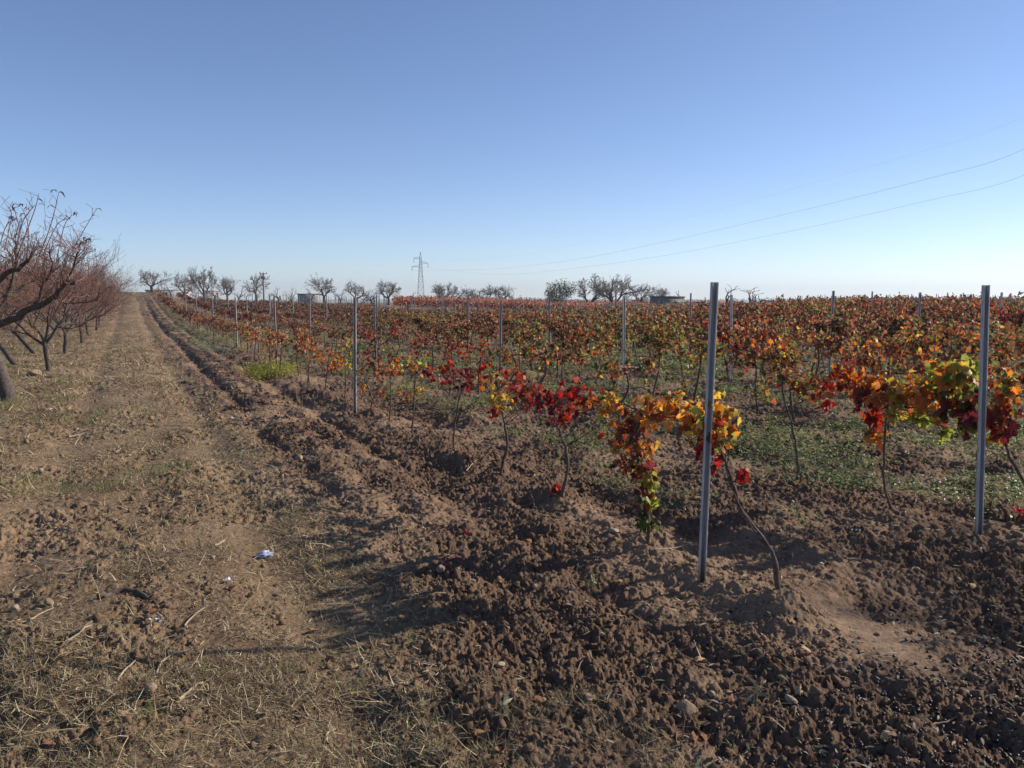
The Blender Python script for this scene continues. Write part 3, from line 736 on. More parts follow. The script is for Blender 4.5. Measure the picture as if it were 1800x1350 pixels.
# nearest tree: heavy limbs measured from the photo
t, c, l = MB(), MB(), MB(); tips = []
D1 = 13.0
b0 = g(8, 706, 0); base = np.array([b0[0], b0[1], tz(b0[0], b0[1])])
def pp(px, py, dd=0.): return at_d(px, py, D1+dd)-base
trunk = [np.array([.05, 0, -.25]), pp(14, 700), pp(0, 655), pp(-14, 610), pp(-22, 575)]
Pt = smooth_path(trunk); t.tube(Pt, np.linspace(.125, .085, len(Pt)), 9)
t.tube(smooth_path([pp(22, 702), pp(12, 672), pp(-4, 640)]), np.linspace(.06, .03, 9), 6)
limbs = [([(-22,578),(10,566),(56,543),(96,521),(108,505),(118,497),(132,499)], .062, .022, -.6), ([(-22,578),(-20,520),(4,487),(30,472),(52,457)], .06, .024, -.2),
         ([(-22,575),(0,540),(20,505),(28,450),(24,420)], .04, .014, .5), ([(-22,578),(-60,520),(-90,450)], .05, .02, .3), ([(96,521),(110,530),(140,533),(172,528)], .016, .006, -.5),
         ([(56,543),(78,500),(92,470),(84,440)], .022, .010, -.3), ([(-20,530),(10,520),(50,500),(75,480)], .03, .01, .8), ([(108,505),(128,470),(140,440)], .02, .008, -.6)]
for L_, ra, rb, dz in limbs:
    P = smooth_path([pp(px, py, dz*u) for (px, py), u in zip(L_, np.linspace(0, 1, len(L_)))]); P = P+RNG.normal(size=P.shape)*.012
    t.tube(P, np.linspace(ra, rb, len(P)), 7)
    for k in range(int(len(P)*1.1)):
        i = RNG.integers(3, len(P)); d = np.array([RNG.normal(0, .5), RNG.normal(0, .6), RNG.uniform(.1, 1.)])
        grow(t, c, P[i], d, RNG.uniform(.14, .32), .010, 3, .6, .02, 9, 4, .12, (2, 3), tips, .0028)
whips = [((30,450),(60,372),(68,340)),((60,470),(88,400),(103,340)),((95,480),(112,400),(127,378)),((110,470),(150,400),(168,370)),((45,470),(50,400),(38,365)),((8,440),(20,380),(14,362)),((120,460),(140,430),(160,425)),((28,440),(40,390),(62,360)),
         ((125,480),(140,440),(158,428)),((118,490),(140,455),(165,440)),((75,450),(100,395),(122,385)),((0,430),(12,395),(30,384)),((20,450),(34,408),(26,372)),((90,470),(120,440),(146,425))]
for w in whips:
    S = smooth_path([pp(px, py, RNG.normal(0, .2)) for px, py in w], 9); c.tube(S, np.linspace(.009, .0035, 9), 4); tips.append((S[-1], S[-1]-S[-2])); tips.append((S[-3], S[-1]-S[-2])); 
    for k in range(4):
        i = RNG.integers(2, 8); c.tube(smooth_path([S[i], S[i]+np.array([RNG.normal(0, .07), RNG.normal(0, .07), RNG.uniform(.04, .12)]), S[i]+np.array([RNG.normal(0, .12), RNG.normal(0, .1), RNG.uniform(.12, .3)])], 5), np.linspace(.0045, .0025, 5), 3)
    for k in range(2): tips.append((S[-1]+rvec(1)[0]*.03, S[-1]-S[-2])); 
wt = len(tips); curled_leaves(l, tips[-60:], .75, .21, ((.07, .05, .045), (.13, .08, .06)))
e = empty('peach_tree', base)
for nm, m, mt in (('trunk', t, M_tree), ('twigs', c, M_twig), ('dry_leaves', l, M_dry)): m.obj(nm, mt, e, nm == 'trunk')
tag(e, 'nearest bare orchard tree at the left edge, heavy dark limb and curled leaves', 'fruit tree', OG)
ys = [20.7, 27.0, 33.0, 38.8, 44.5, 50.5, 56, 62]
for i, y in enumerate(ys):
    x = -1.62+RNG.normal(0, .1)
    put_tree('peach_tree', ov[i % 4], x-.0, y, RNG.uniform(0, 6.28), (.74 if i == 0 else .82, .74 if i == 0 else .9, RNG.uniform(.85, .95)), 'bare reddish orchard tree, %s behind the nearest one along the path' % ORD[i+1], 'fruit tree', OG)
put_tree('peach_tree', orchard_meshes(0, 2.2, .1), -1.75, 74, 1.2, (1.4, 1.4, 1.3), 'last orchard tree along the path, with a rounded dense reddish crown', 'fruit tree', OG)
# inner rows: trunks leaning away from the path, brown leaves still hanging
lv = [orchard_meshes(-.75, .8, .75, ((.30, .16, .07), (.38, .24, .10), (.22, .11, .06))) for _ in range(3)]
lean_px = [(39, 642), (68, 620), (95, 606), (112, 592), (122, 584)]
for i, (px, py) in enumerate(lean_px):
    b_ = g(px, py, 0)
    put_tree('peach_tree', lv[i % 3], b_[0], b_[1], RNG.normal(0, .2), .9, 'leaning orchard tree with hanging brown leaves, %s inside the orchard edge' % ORD[i+1], 'fruit tree', 'leaning inner orchard trees')
n_in = 0
for k, xr in enumerate((-6.2, -10.6, -15.)):
    for y in np.arange(24, 84, 5.6):
        X, Z = camxy(xr, y)
        if Z < 8 or X/Z < -.66: continue
        n_in += 1
        put_tree('peach_tree', ov[RNG.integers(4)], xr+RNG.normal(0, .2), y, RNG.uniform(0, 6.28), .95, 'bare orchard tree, %s along the %s row from the path' % (ORD[int((y-24)/5.6)+1], ORD[k+2]), 'fruit tree', 'bare trees of the inner orchard rows')

# far trees on the skyline
def far_tree(depth=5, spread=.62, up=.05, leafy=0., trunkh=.22, cols=((.06, .06, .04),), wig=.15, kids=(2, 3)):
    """unit-height tree"""
    t, c, l = MB(), MB(), MB(); tips = []
    P = smooth_path(wob(np.linspace([0, 0, -.12], [RNG.normal(0, .04), 0, trunkh], 4), .012), 8)
    t.tube(P, np.linspace(.05, .038, 8), 6)
    n = RNG.integers(3, 5)
    for i in range(n):
        a = i*2*PI/n+RNG.normal(0, .4)
        grow(t, c, P[-1], np.array([math.cos(a)*.8, math.sin(a)*.8, RNG.uniform(.5, 1.)]), .27, .026, depth, spread, up, depth-1, 5, wig, kids, tips, .0045)
    if leafy:
        pos = np.array([p for p, d in tips]); pos = pos[RNG.random(len(pos)) < min(leafy, 1)]
        m = max(1, int(leafy)); pos = np.repeat(pos, m, 0)+rvec(len(pos)*m)*.022*m**.5
        k = len(pos); X, Y, Z = frames(rvec(k), rvec(k)); K = np.array(cols)[RNG.integers(len(cols), size=k)]
        inst(LT3, LF3, pos, X, Y, Z, RNG.uniform(.02, .036, k), K, l)
    allp = np.concatenate(t.V+c.V); h = allp[:, 2].max()
    for b in (t, c, l): b.V = [v/h for v in b.V]
    return t.mesh('trunk', M_tree, True), c.mesh('twigs', M_grey), l.mesh('leaves', M_green)
fv = [far_tree(4, .75, .03, wig=.2, kids=(3, 4)) for _ in range(5)]; fl = [far_tree(4, .6, .08, .6, .18, ((.20, .19, .14), (.13, .13, .08)), kids=(3, 4)) for _ in range(2)]
fd = [far_tree(4, .6, .08, 20, .15, ((.035, .05, .025), (.06, .075, .035), (.09, .09, .05))) for _ in range(1)]
small = [far_tree(3, .75, -.02, 0, .3, wig=.2) for _ in range(3)]
SK = 'bare trees along the skyline'
def skytree(ms, px, top, D, wide, label, basepy=None, cat='tree', name='bare_tree', grp=SK):
    p = at_d(px, 520, D); z0 = tz(p[0], p[1])-.1
    h = at_d(px, top, D)[2]-z0; wide *= .92
    put_tree(name, ms, p[0], p[1], RNG.uniform(0, 6.28), (wide, wide, h), label, cat, grp, z0, ('trunk', 'twigs', 'leaves'))
for (ms, px, top, D, w, lab) in [
    (fv[0], 268, 468, 128, 5.6, 'dark bare tree with forked trunk standing at the end of the dirt path'),
    (fv[1], 326, 474, 140, 5.2, 'dark bare tree touching the paler bushy tree on the left skyline'),
    (fl[0], 358, 466, 146, 5.6, 'pale bushy tree with some leaves left on the left skyline'),
    (fv[2], 398, 482, 150, 4.6, 'small dark bare tree just right of the pale bushy tree'),
    (fv[3], 450, 477, 150, 4.4, 'bare tree with thick trunk immediately left of the utility pole'),
    (fv[4], 568, 478, 132, 5.4, 'tall lopsided bare tree with a raised right branch, right of the utility pole'),
    (fv[1], 628, 489, 132, 5.2, 'wide bare tree behind the second front post'),
    (fv[2], 683, 489, 135, 4.4, 'round bare tree at the left end of the red pergola'),
    (fv[0], 772, 494, 128, 4.6, 'dark bare tree immediately right of the lattice pylon'),
    (fv[3], 786, 493, 131, 3.6, 'bare tree leaning against its darker neighbour right of the pylon'),
    (fv[4], 826, 500, 130, 3.8, 'leftmost bare tree of the three behind the middle of the pergola'),
    (fv[1], 852, 496, 132, 4.2, 'middle bare tree of the three behind the middle of the pergola'),
    (fv[2], 880, 498, 130, 3.8, 'rightmost bare tree of the three behind the middle of the pergola'),
    (fl[1], 1036, 488, 118, 7.2, 'half bare tree with sparse leaves right of the dark evergreen'),
    (fl[0], 1078, 480, 115, 7.4, 'tallest half bare tree with leaf tufts on its top shoots'),
    (fv[3], 1125, 496, 115, 4.6, 'bare tree just left of the small concrete hut'),
    (fv[4], 1165, 498, 122, 4.4, 'bare tree showing above the small concrete hut'),
    (small[0], 1258, 500, 60, 5.0, 'sparse bare sapling behind the nearest post'),
    (small[1], 1318, 504, 62, 5.4, 'low spreading bare tree right of the nearest post on the skyline')]:
    skytree(ms, px, top, D, w, lab)
skytree(fd[0], 973, 494, 112, 5.2, 'dark green leafy tree with pointed shoots on the skyline', name='evergreen_tree', grp=None)
for (px, top, lab) in [(300, 497, 'between the forked tree and its right neighbour'), (420, 500, 'left of the thick trunked bare tree'), (487, 503, 'just right of the utility pole'), (515, 502, 'midway between the pole and the lopsided tree'),
                       (545, 503, 'touching the left side of the lopsided tree'), (598, 503, 'between the lopsided tree and the wide tree'), (655, 506, 'left of the round bare tree'), (375, 500, 'under the pale bushy tree'), (720, 511, 'left of the lattice pylon'), (806, 508, 'right of the leaning bare tree'), (905, 509, 'right of the three pergola trees')]:
    skytree(small[RNG.integers(3)], px, top, 112, 2.6, 'small sparse bare fruit tree '+lab, grp='small bare fruit trees on the skyline')
mb = MB(); 

# ------------------------------------------------------------------ red pergola vineyard
pe = at_d(690, 520, 78); 
def pergola():
    e = empty('grape_pergola', (pe[0], pe[1], 0)); o0 = np.array(e.location)
    leaf, wood = MB(), MB()
    n = 20000
    D = 76+60*RNG.random(n)**1.8; px = RNG.uniform(692, 1290, n)
    q = np.array([at_d(a, 520, d) for a, d in zip(px, D)]); gzv = terrain(q[:, 0], q[:, 1])
    top = 1.60-.60*sst(740, 1100, px)
    q[:, 2] = gzv*.6+top+.18*fbm(q[:, 0]/1.5, q[:, 1]/1.5, 301, 3)-RNG.random(n)**1.5*.55
    w = RNG.random(n)
    X, Y, Z = frames(rvec(n)+np.array([0, 0, -.6]), rvec(n)+np.array([0, 0, .4]))
    K = pal_pick(dict(rust=3, brown=3, maroon=.4), n)*.75+np.array([.10, .06, .055])
    inst(LT3, LF3, q-o0, X, Y, Z, RNG.uniform(.16, .28, n), K, leaf)
    leaf.obj('canopy', M_leaf, e)
    k = 0
    for D in np.arange(76.5, 100, 3.4):
        for px in np.arange(700+RNG.uniform(0, 10), 1270, 3.0/D*FPX):
            p = at_d(px+RNG.normal(0, 2), 520, D); z = terrain(np.array([p[0]]), np.array([p[1]]))[0]
            wood.tube(smooth_path(wob(np.array([[p[0]+.5, p[1], z-.1], [p[0]+.55, p[1], z+.6], [p[0]+.5, p[1]+.3, z+1.3-.4*float(sst(740, 1100, px))]])-o0, .06), 7), np.linspace(.05, .03, 7), 5)
            if D < 84 and k < 95:
                m = MB(); m.tube(np.array([[p[0], p[1], z-.2], [p[0], p[1], z+1.75-.6*float(sst(740, 1100, px))]])-o0, .045, 4); m.obj('post', M_steel, e); k += 1
    wood.obj('vine_trunks', M_tree, e)
    tag(e, 'far flat roofed grape pergola with red brown leaves on many grey posts', 'pergola')
pergola()

# ------------------------------------------------------------------ far buildings
def house(name, px, top, D, wpx, depth, label, cat, wallm=M_white, hut=False):
    p = at_d(px, 520, D); z0 = tz(p[0], p[1])-.3; h = at_d(px, top, D)[2]-z0; w = wpx/FPX*D
    e = empty(name, (p[0], p[1], z0), -YAW+RNG.normal(0, .1))
    m = MB(); m.box((0, 0, h/2), (w, depth, h)); m.obj('wall', wallm, e)
    r = MB(); r.box((0, 0, h+.075), (w+.3, depth+.3, .15)); r.obj('roof', M_roof if not hut else wallm, e)
    for u in (np.arange(-w/2+1.2, w/2-.8, 2.6) if wpx > 40 else []):
        f = MB(); f.box((u, -depth/2-.01, h-.75), (.8, .06, .7)); f.obj('window', M_dark, e)
    tag(e, label, cat)
    return e
house('farm_building', 298, 511, 175, 66, 7, 'long low pale farm building behind the forked bare tree', 'building', simple('grey_render', (.42, .41, .40), .9))
house('farm_house', 372, 512, 180, 9, 5, 'tiny pale house under the pale bushy tree on the skyline', 'house')
house('farm_building', 545, 517.5, 170, 30, 7, 'white flat roofed building left of the lopsided bare tree', 'building')
# the concrete hut: two faces seen, flat parapet
p = at_d(1173, 520, 92); z0 = tz(p[0], p[1])-.3
e = empty('concrete_hut', (p[0], p[1], z0), -YAW+R(28))
hh = at_d(1173, 522.5, 92)[2]-z0
m = MB(); m.box((0, 0, hh/2), (2.9, 2.4, hh)); m.obj('wall', M_conc, e)
m = MB(); m.box((0, 0, hh+.06), (3.02, 2.52, .12)); m.obj('parapet', M_conc, e)
m = MB(); m.box((.4, -1.21, hh-.75), (.8, .05, .6)); m.obj('window', M_dark, e)
tag(e, 'small grey green concrete hut with a flat top rising behind the vines', 'hut')

# utility pole
p = at_d(464, 520, 138); z0 = tz(p[0], p[1])
e = empty('utility_pole', (p[0], p[1], z0), -YAW)
h = at_d(464, 480, 138)[2]-z0
m = MB(); m.tube([(0, 0, -.5), (0, 0, h)], [.20, .14], 8); m.obj('shaft', simple('grey_pole', (.30, .29, .28), .8), e)
m = MB(); m.box((0, 0, h-.12), (1.25, .12, .12)); m.box((0, -.02, h-.75), (.7, .3, .5)); m.obj('cross_arm', simple('grey_pole_arm', (.24, .24, .24), .8), e)
for u in (-.55, 0, .55):
    m = MB(); m.tube([(u, 0, h-.06), (u, 0, h+.05), (u, 0, h+.25)], [.05, .08, .03], 6); m.obj('insulator', simple('insulator', (.35, .30, .28), .4), e)
tag(e, 'grey utility pole with a short cross arm among the skyline trees', 'utility pole')

# lattice pylon
DP = 470
p = at_d(740, 520, DP); z0 = tz(p[0], p[1])-1.0
e = empty('lattice_pylon', (p[0], p[1], z0), -YAW+R(12))
Hp = at_d(740, 443, DP)[2]-z0
m = MB()
def wid(z): return max(.10, 2.0*(1-z/Hp)+.30*(1 if z < Hp*.95 else 0))
lev = [0, .14, .27, .38, .48, .57, .65, .72, .78, .84, .90, 1.]
for sx in (-1, 1):
    for sy in (-1, 1):
        m.tube([(sx*wid(f*Hp), sy*wid(f*Hp), f*Hp) for f in lev], .085, 4)
m.obj('leg', M_pylon, e)
m = MB()
for a, b_ in zip(lev[:-1], lev[1:]):
    wa, wb = wid(a*Hp), wid(b_*Hp)
    for s in (-1, 1):
        for q in (-1, 1):
            m.beam((-wa*q, s*wa, a*Hp), (wb*q, s*wb, b_*Hp), .05); m.beam((s*wa, -wa*q, a*Hp), (s*wb, wb*q, b_*Hp), .05)
        m.beam((-wb, s*wb, b_*Hp), (wb, s*wb, b_*Hp), .08); m.beam((s*wb, -wb, b_*Hp), (s*wb, wb, b_*Hp), .08)
m.obj('bracing', M_pylon, e)
ARM = []
for s, f, ln in ((-1, .885, 3.2), (1, .80, 3.4), (-1, .735, 4.0)):
    m = MB(); z = f*Hp; w = wid(z)
    for y in (-w, w): m.beam((s*w, y, z), (s*(w+ln), 0, z+.15), .11); m.beam((s*w, y, z+1.1), (s*(w+ln), 0, z+.2), .09)
    m.obj('cross_arm', M_pylon, e)
    m = MB(); m.tube([(s*(w+ln), 0, z+.15), (s*(w+ln), 0, z-2.2)], .13, 5); m.obj('insulator', M_cable, e)
    ARM.append((s*(w+ln), z-2.2))
tag(e, 'tall grey lattice pylon with three arms on the skyline', 'pylon')
# cables: measured along the line to the next pylon out of frame on the right
ca_, sa_ = math.cos(-YAW+R(12)), math.sin(-YAW+R(12))
def attach(u, z): return np.array([p[0]+u*ca_, p[1]+u*sa_, z0+z])
def cable(pix, att, label, rad=.014):
    P = [attach(*att)]
    p0x, p0z = camxy(P[0][0], P[0][1])
    for (px, py) in pix:
        k = (px-900)/FPX; Dz = (p0x+.299*p0z)/(k+.299); P.append(at_d(px, py, Dz))
    P.append(P[-1]+(P[-1]-P[-2])*1.0+np.array([0, 0, 4.]))
    m = MB(); m.tube(smooth_path(P, 120), rad, 4)
    tag(m.obj('power_cable', M_cable), label, 'cable', 'overhead power cables')
cable([(860,482),(960,477),(1150,452),(1400,404),(1620,355),(1800,308)], ARM[1], 'lowest of the overhead power cables rising to the right edge')
cable([(830,474),(880,472),(1000,458),(1150,429),(1400,372),(1620,317),(1800,262)], ARM[2], 'middle one of the three overhead power cables')
cable([(880,452),(1000,432),(1180,390),(1400,330),(1600,272),(1800,205)], ARM[0], 'topmost and faintest of the overhead power cables', .006)

# ------------------------------------------------------------------ low plants: weeds, grass, straw
def blades(mb, x, y, n_seg, length, width, cols, flat, bend=.4):
    n = len(x); z = height(x, y)
    a = RNG.uniform(0, 2*PI, n); el = flat
    d = np.stack([np.cos(a)*np.cos(el), np.sin(a)*np.cos(el), np.sin(el)], 1)
    side = np.stack([-np.sin(a), np.cos(a), RNG.normal(0, .4, n)], 1); side /= np.linalg.norm(side, axis=1)[:, None]
    t = np.linspace(0, 1, n_seg+1)
    base = np.stack([x, y, z+.004], 1)
    bd = rvec(n)*bend; bd[:, 2] -= .25*bend
    V = []
    for i, u in enumerate(t):
        c = base+d*(length*u)[:, None]+bd*(length*u*u)[:, None]
        c[:, 2] = np.maximum(c[:, 2], z-.002)
        w = width*(1-.75*u)
        V += [c-side*w[:, None], c+side*w[:, None]]
    V = np.stack(V, 1)
    F = []
    for i in range(n_seg): F.append([2*i, 2*i+1, 2*i+3, 2*i+2])
    F = np.array(F); k = 2*(n_seg+1)
    K = np.array(cols)[RNG.integers(len(cols), size=n)]*RNG.uniform(.7, 1.25, (n, 1))
    mb.add(V.reshape(-1, 3), (F[None]+np.arange(n)[:, None, None]*k).reshape(-1, 4), np.repeat(K[:, None], k, 1).reshape(-1, 3))
STRAW = ((.50, .40, .24), (.40, .30, .17), (.28, .20, .12), (.58, .48, .31), (.20, .14, .09), (.46, .38, .22))
mb = MB()
x1, y1, r1 = scatter(330000, 2.3, 10, -36, 20); x2, y2, r2 = scatter(190000, 10, 60, -34, 0)
x = np.r_[x1, x2]; y = np.r_[y1, y2]; r = np.r_[r1, r2]
rut = sum(np.exp(-((x-xc-.12*fbm(y/3, y*0, 3, 2))/.20)**2) for xc in (-.75, .75))
den = (1-tilled(x, y))*(.12+.75*sst(-.12, .35, fbm(x/.45, y/.6, 111, 3)+.18*fbm(x/2, y/4, 113, 2)))*(1-.5*rut)+.02
kp = RNG.random(len(x)) < den; x, y, r = x[kp], y[kp], r[kp]
n = len(x)
DRY = STRAW+((.13, .09, .06), (.17, .12, .075), (.10, .07, .05), (.24, .17, .10))
blades(mb, x, y, 2, RNG.gamma(2.0, .018, n)*np.clip(r/8, 1, 2.2)+.012, RNG.uniform(.0011, .0030, n)*np.clip(r/5, 1, 5), DRY, np.abs(RNG.normal(.05, .36, n)))
tag(mb.obj('straw', M_dry), 'dry straw and chopped grass stalks scattered over the dirt path', 'straw', None, 'stuff')
# dry grass tufts standing on the verge at the bottom
mb = MB()
def tufts(mb, cx, cy, per, rad, lmin, lmax, w, cols, el=(.5, 1.4), bend=.5):
    x = np.repeat(cx, per)+RNG.normal(0, 1, len(cx)*per)*np.repeat(rad, per); y = np.repeat(cy, per)+RNG.normal(0, 1, len(cx)*per)*np.repeat(rad, per)
    n = len(x); blades(mb, x, y, 3, RNG.uniform(lmin, lmax, n), np.full(n, w)*np.clip(np.hypot(x, y)/5, 1, 4), cols, RNG.uniform(el[0], el[1], n), bend)
x, y, r = scatter(5200, 2.4, 16, -36, 16)
kp = (fbm(x/.9+3, y/.9, 121, 3)+.30*np.exp(-((x-.75)/.5)**2) > .12) & (x < 1.7) & (RNG.random(len(x)) < .8)
x, y, r = x[kp], y[kp], r[kp]
tufts(mb, x, y, 12, np.full(len(x), .04), .02, .07, .0012, ((.34, .27, .16), (.26, .20, .11), (.22, .20, .10), (.42, .35, .22)), (.15, 1.2))
tag(mb.obj('dry_grass', M_dry), 'short dry grass tufts on the verge of the path', 'grass', None, 'stuff')
mb = MB()
x, y, r = scatter(2600, 6, 80, -36, -8)
kp = (x < .4) & (fbm(x/1.6+3, y/1.6, 131, 3)+.28*sst(-.5, -2.5, x) > .16); x, y = x[kp], y[kp]
tufts(mb, x, y, 16, np.full(len(x), .07), .03, .10, .0018, ((.12, .16, .05), (.17, .19, .07), (.22, .21, .09)), (.3, 1.4))
for (px, py) in [(500,1170),(262,1262),(275,1290),(365,1195),(1040,1030),(720,1130),(560,1150),(625,1200)]:
    q = g(px, py); tufts(mb, np.array([q[0]]), np.array([q[1]]), 14, np.array([.02]), .03, .09, .0012, ((.14, .20, .05), (.20, .24, .08)), (.6, 1.4))
tag(mb.obj('green_grass', M_green), 'patchy short green grass under the orchard trees', 'grass', None, 'stuff')

# broad-leaved weeds between the vine rows
mb = MB()
WT = np.array([(0, 0, 0), (-.22, .5, .12), (0, .55, .05), (.22, .5, .12), (0, 1, -.1)]); WF = np.array([[0, 2, 1], [0, 3, 2], [1, 2, 4], [2, 3, 4]])
def weeds(mb, x, y, per, size, cols, spread=.07, tall=.08):
    n = len(x)*per; gx = np.repeat(x, per); gy = np.repeat(y, per); sp = np.repeat(np.broadcast_to(spread, x.shape), per)
    px = gx+RNG.normal(0, 1, n)*sp; py = gy+RNG.normal(0, 1, n)*sp
    z = np.repeat(height(x, y, False), per)
    pos = np.stack([px, py, z+RNG.random(n)**1.4*np.repeat(np.broadcast_to(tall, x.shape), per)+.03], 1)
    a = RNG.uniform(0, 2*PI, n); Y = np.stack([np.cos(a), np.sin(a), RNG.normal(.25, .4, n)], 1)
    X, Y, Z = frames(Y, rvec(n)*.5+np.array([0, 0, 1.]))
    K = np.array(cols)[RNG.integers(len(cols), size=n)]*RNG.uniform(.7, 1.3, (n, 1))
    inst(WT, WF, pos, X, Y, Z, RNG.uniform(.6, 1.3, n)*np.repeat(np.broadcast_to(size, x.shape), per), K, mb)
x, y, r = scatter(30000, 5, 75, -26, 40)
m1 = sst(.0, .30, fbm(x/.75, y/.75, 141, 3)+.06+.20*sst(5.0, 8, x))*sst(3.3, 4.6, x)*sst(3.6, 4.8, y+.25*(x-5))
m2 = sst(27, 34, y)*(1-sst(60, 72, y))*sst(1.9, 2.4, x)*(1-sst(4.2, 5.0, x))*.5
gap = np.abs(((x-ROW0)/DROW+.5) % 1-.5)
kp = RNG.random(len(x)) < np.maximum(m1*(.35+.65*sst(.08, .25, gap)), m2)
x, y, r = x[kp], y[kp], r[kp]
GREENS = ((.14, .20, .05), (.21, .26, .07), (.09, .14, .04), (.27, .31, .12), (.24, .27, .15))
weeds(mb, x, y, 13, np.clip(.034*np.clip(r/9, 1, 2.4), .034, .085), GREENS, .075*np.clip(r/9, 1, 2.2), .09)
x, y, r = scatter(5000, 24, 80, -25, -8)
kp = (RNG.random(len(x)) < (sst(1.6, 2.1, x)*(1-sst(4.3, 5.2, x))*sst(-.3, .2, fbm(x/1., y/2, 151, 3)))); x, y, r = x[kp], y[kp], r[kp]
weeds(mb, x, y, 11, np.full(len(x), .06), ((.22, .25, .15), (.28, .30, .19), (.16, .19, .10)), .12, .10)
tag(mb.obj('weeds', M_green), 'low green weeds growing on the soil between the vine rows', 'weeds', None, 'stuff')
# white weed flowers near the right-hand post
mb = MB()
q = [(1480,815),(1600,800),(1618,850),(1640,862),(1650,880),(1585,850),(1560,830),(1672,842),(1500,930),(1605,890),(1715,915),(1772,862),(1783,905),(1610,840),(1655,850),(1690,870),(1632,830),(1700,820)]
P = []
for (px, py) in q:
    for k in range(3):
        b_ = g(px+RNG.normal(0, 8), py+RNG.normal(0, 5), .12); P.append(b_)
P = np.array(P); n = len(P); X, Y, Z = frames(rvec(n), rvec(n)+np.array([0, 0, 2.]))
inst(LT2-np.array([0, .45, 0]), LF2, P, X, Y, Z, RNG.uniform(.010, .021, n), np.tile((.75, .74, .68), (n, 1)), mb)
for b_ in P: mb.tube([(b_[0], b_[1], b_[2]-.16), b_], .0012, 3, (.15, .2, .07))
tag(mb.obj('white_flowers', M_green), 'tiny white weed flowers in the grass left of the right-hand near post', 'flowers', None, 'stuff')

# yellow-green bush in the front row
q = g(478, 655, .05); e = empty('weed_bush', (q[0], q[1], tz(q[0], q[1]))); mb = MB(); o0 = np.array(e.location)
bx = q[0]+RNG.normal(0, .28, 90)-.05; by = q[1]+RNG.normal(0, .62, 90)
tmp = MB(); weeds(tmp, bx, by, 22, np.full(90, .06), ((.22, .25, .05), (.33, .32, .06), (.12, .17, .04), (.42, .36, .07)), .10, .22)
tmp.V = [v-o0.astype(np.float32) for v in tmp.V]
tmp.obj('foliage', M_green, e)
st = MB()
for k in range(14):
    a = np.array([RNG.normal(0, .15), RNG.normal(0, .4), -.05]); st.tube([a, a+np.array([0, 0, .15]), a+np.array([RNG.normal(0, .1), RNG.normal(0, .1), .3])], .003, 3)
st.obj('stems', M_bark, e)
tag(e, 'low yellow green bush spreading at the foot of the third front post', 'bush')

# ------------------------------------------------------------------ soil crumbs, olives, fallen leaves
def ico(sub=1):
    import bmesh
    bm = bmesh.new(); bmesh.ops.create_icosphere(bm, subdivisions=sub, radius=1); bm.verts.ensure_lookup_table()
    V = np.array([v.co[:] for v in bm.verts]); F = np.array([[v.index for v in f.verts] for f in bm.faces]); bm.free(); return V, F
IV, IF = ico(1); IV2, IF2 = ico(2); IV3, IF3 = ico(3)
def lumps(mb, x, y, size, tint, V, F, sink=.25, jitter=.22):
    n = len(x); z = height(x, y)
    X, Y, Z = frames(rvec(n), rvec(n))
    s = size[:, None]*RNG.uniform(.65, 1.2, (n, 3))
    t = len(V); pos = np.stack([x, y, z+size*(.5-sink)], 1)
    j = 1+RNG.uniform(-jitter, jitter, (n, t, 1))
    T = V[None]*j
    P = pos[:, None]+T[..., 0:1]*s[:, None, 0:1]*X[:, None]+T[..., 1:2]*s[:, None, 1:2]*Y[:, None]+T[..., 2:3]*s[:, None, 2:3]*Z[:, None]
    mb.add(P.reshape(-1, 3), (F[None]+np.arange(n)[:, None, None]*t).reshape(-1, 3), np.repeat(tint[:, None], t, 1).reshape(-1, 3))
mb = MB()
x, y, r = scatter(75000, 2.3, 22, -38, 38)
kp = RNG.random(len(x)) < tilled(x, y)*(.15+.85*sst(-.1, .3, fbm(x/.5, y/.5, 161, 3)))*(1-.95*sandy(x, y))+.06*(1-sandy(x, y)); x, y, r = x[kp], y[kp], r[kp]
lumps(mb, x, y, np.clip(RNG.gamma(1.3, .004, len(x)), .0025, .024)*np.clip(r/5, 1, 2.2), soil_tint(x, y)*RNG.uniform(.75, 1.25, (len(x), 1)), IV, IF, .25, .38)
tag(mb.obj('soil_clods', M_clod), 'crumbly brown soil clods lying on the tilled ground', 'soil clods', None, 'stuff')
# olives under the tree outside the frame
mb = MB()
q = np.array([g(px, py) for px, py in zip(RNG.uniform(1000, 1990, 1700), RNG.uniform(1050, 1400, 1700))])
wgt = sst(1150, 1700, np.array([to_px(v)[0] for v in q]))*sst(1020, 1200, np.array([to_px(v)[1] for v in q]))
q = q[RNG.random(len(q)) < wgt*(1-.85*sandy(q[:, 0], q[:, 1]))]
n = len(q); z = height(q[:, 0], q[:, 1]); X, Y, Z = frames(rvec(n)*np.array([1, 1, .25]), rvec(n))
inst(IV2, IF2, np.stack([q[:, 0], q[:, 1], z+.005], 1), X, Y, Z, np.stack([RNG.uniform(.006, .0085, n), RNG.uniform(.008, .011, n), RNG.uniform(.006, .0085, n)], 1), None, mb)
tag(mb.obj('fallen_olives', M_olive, None, True), 'shiny black olives strewn over the soil at the lower right', 'olives', None, 'stuff')
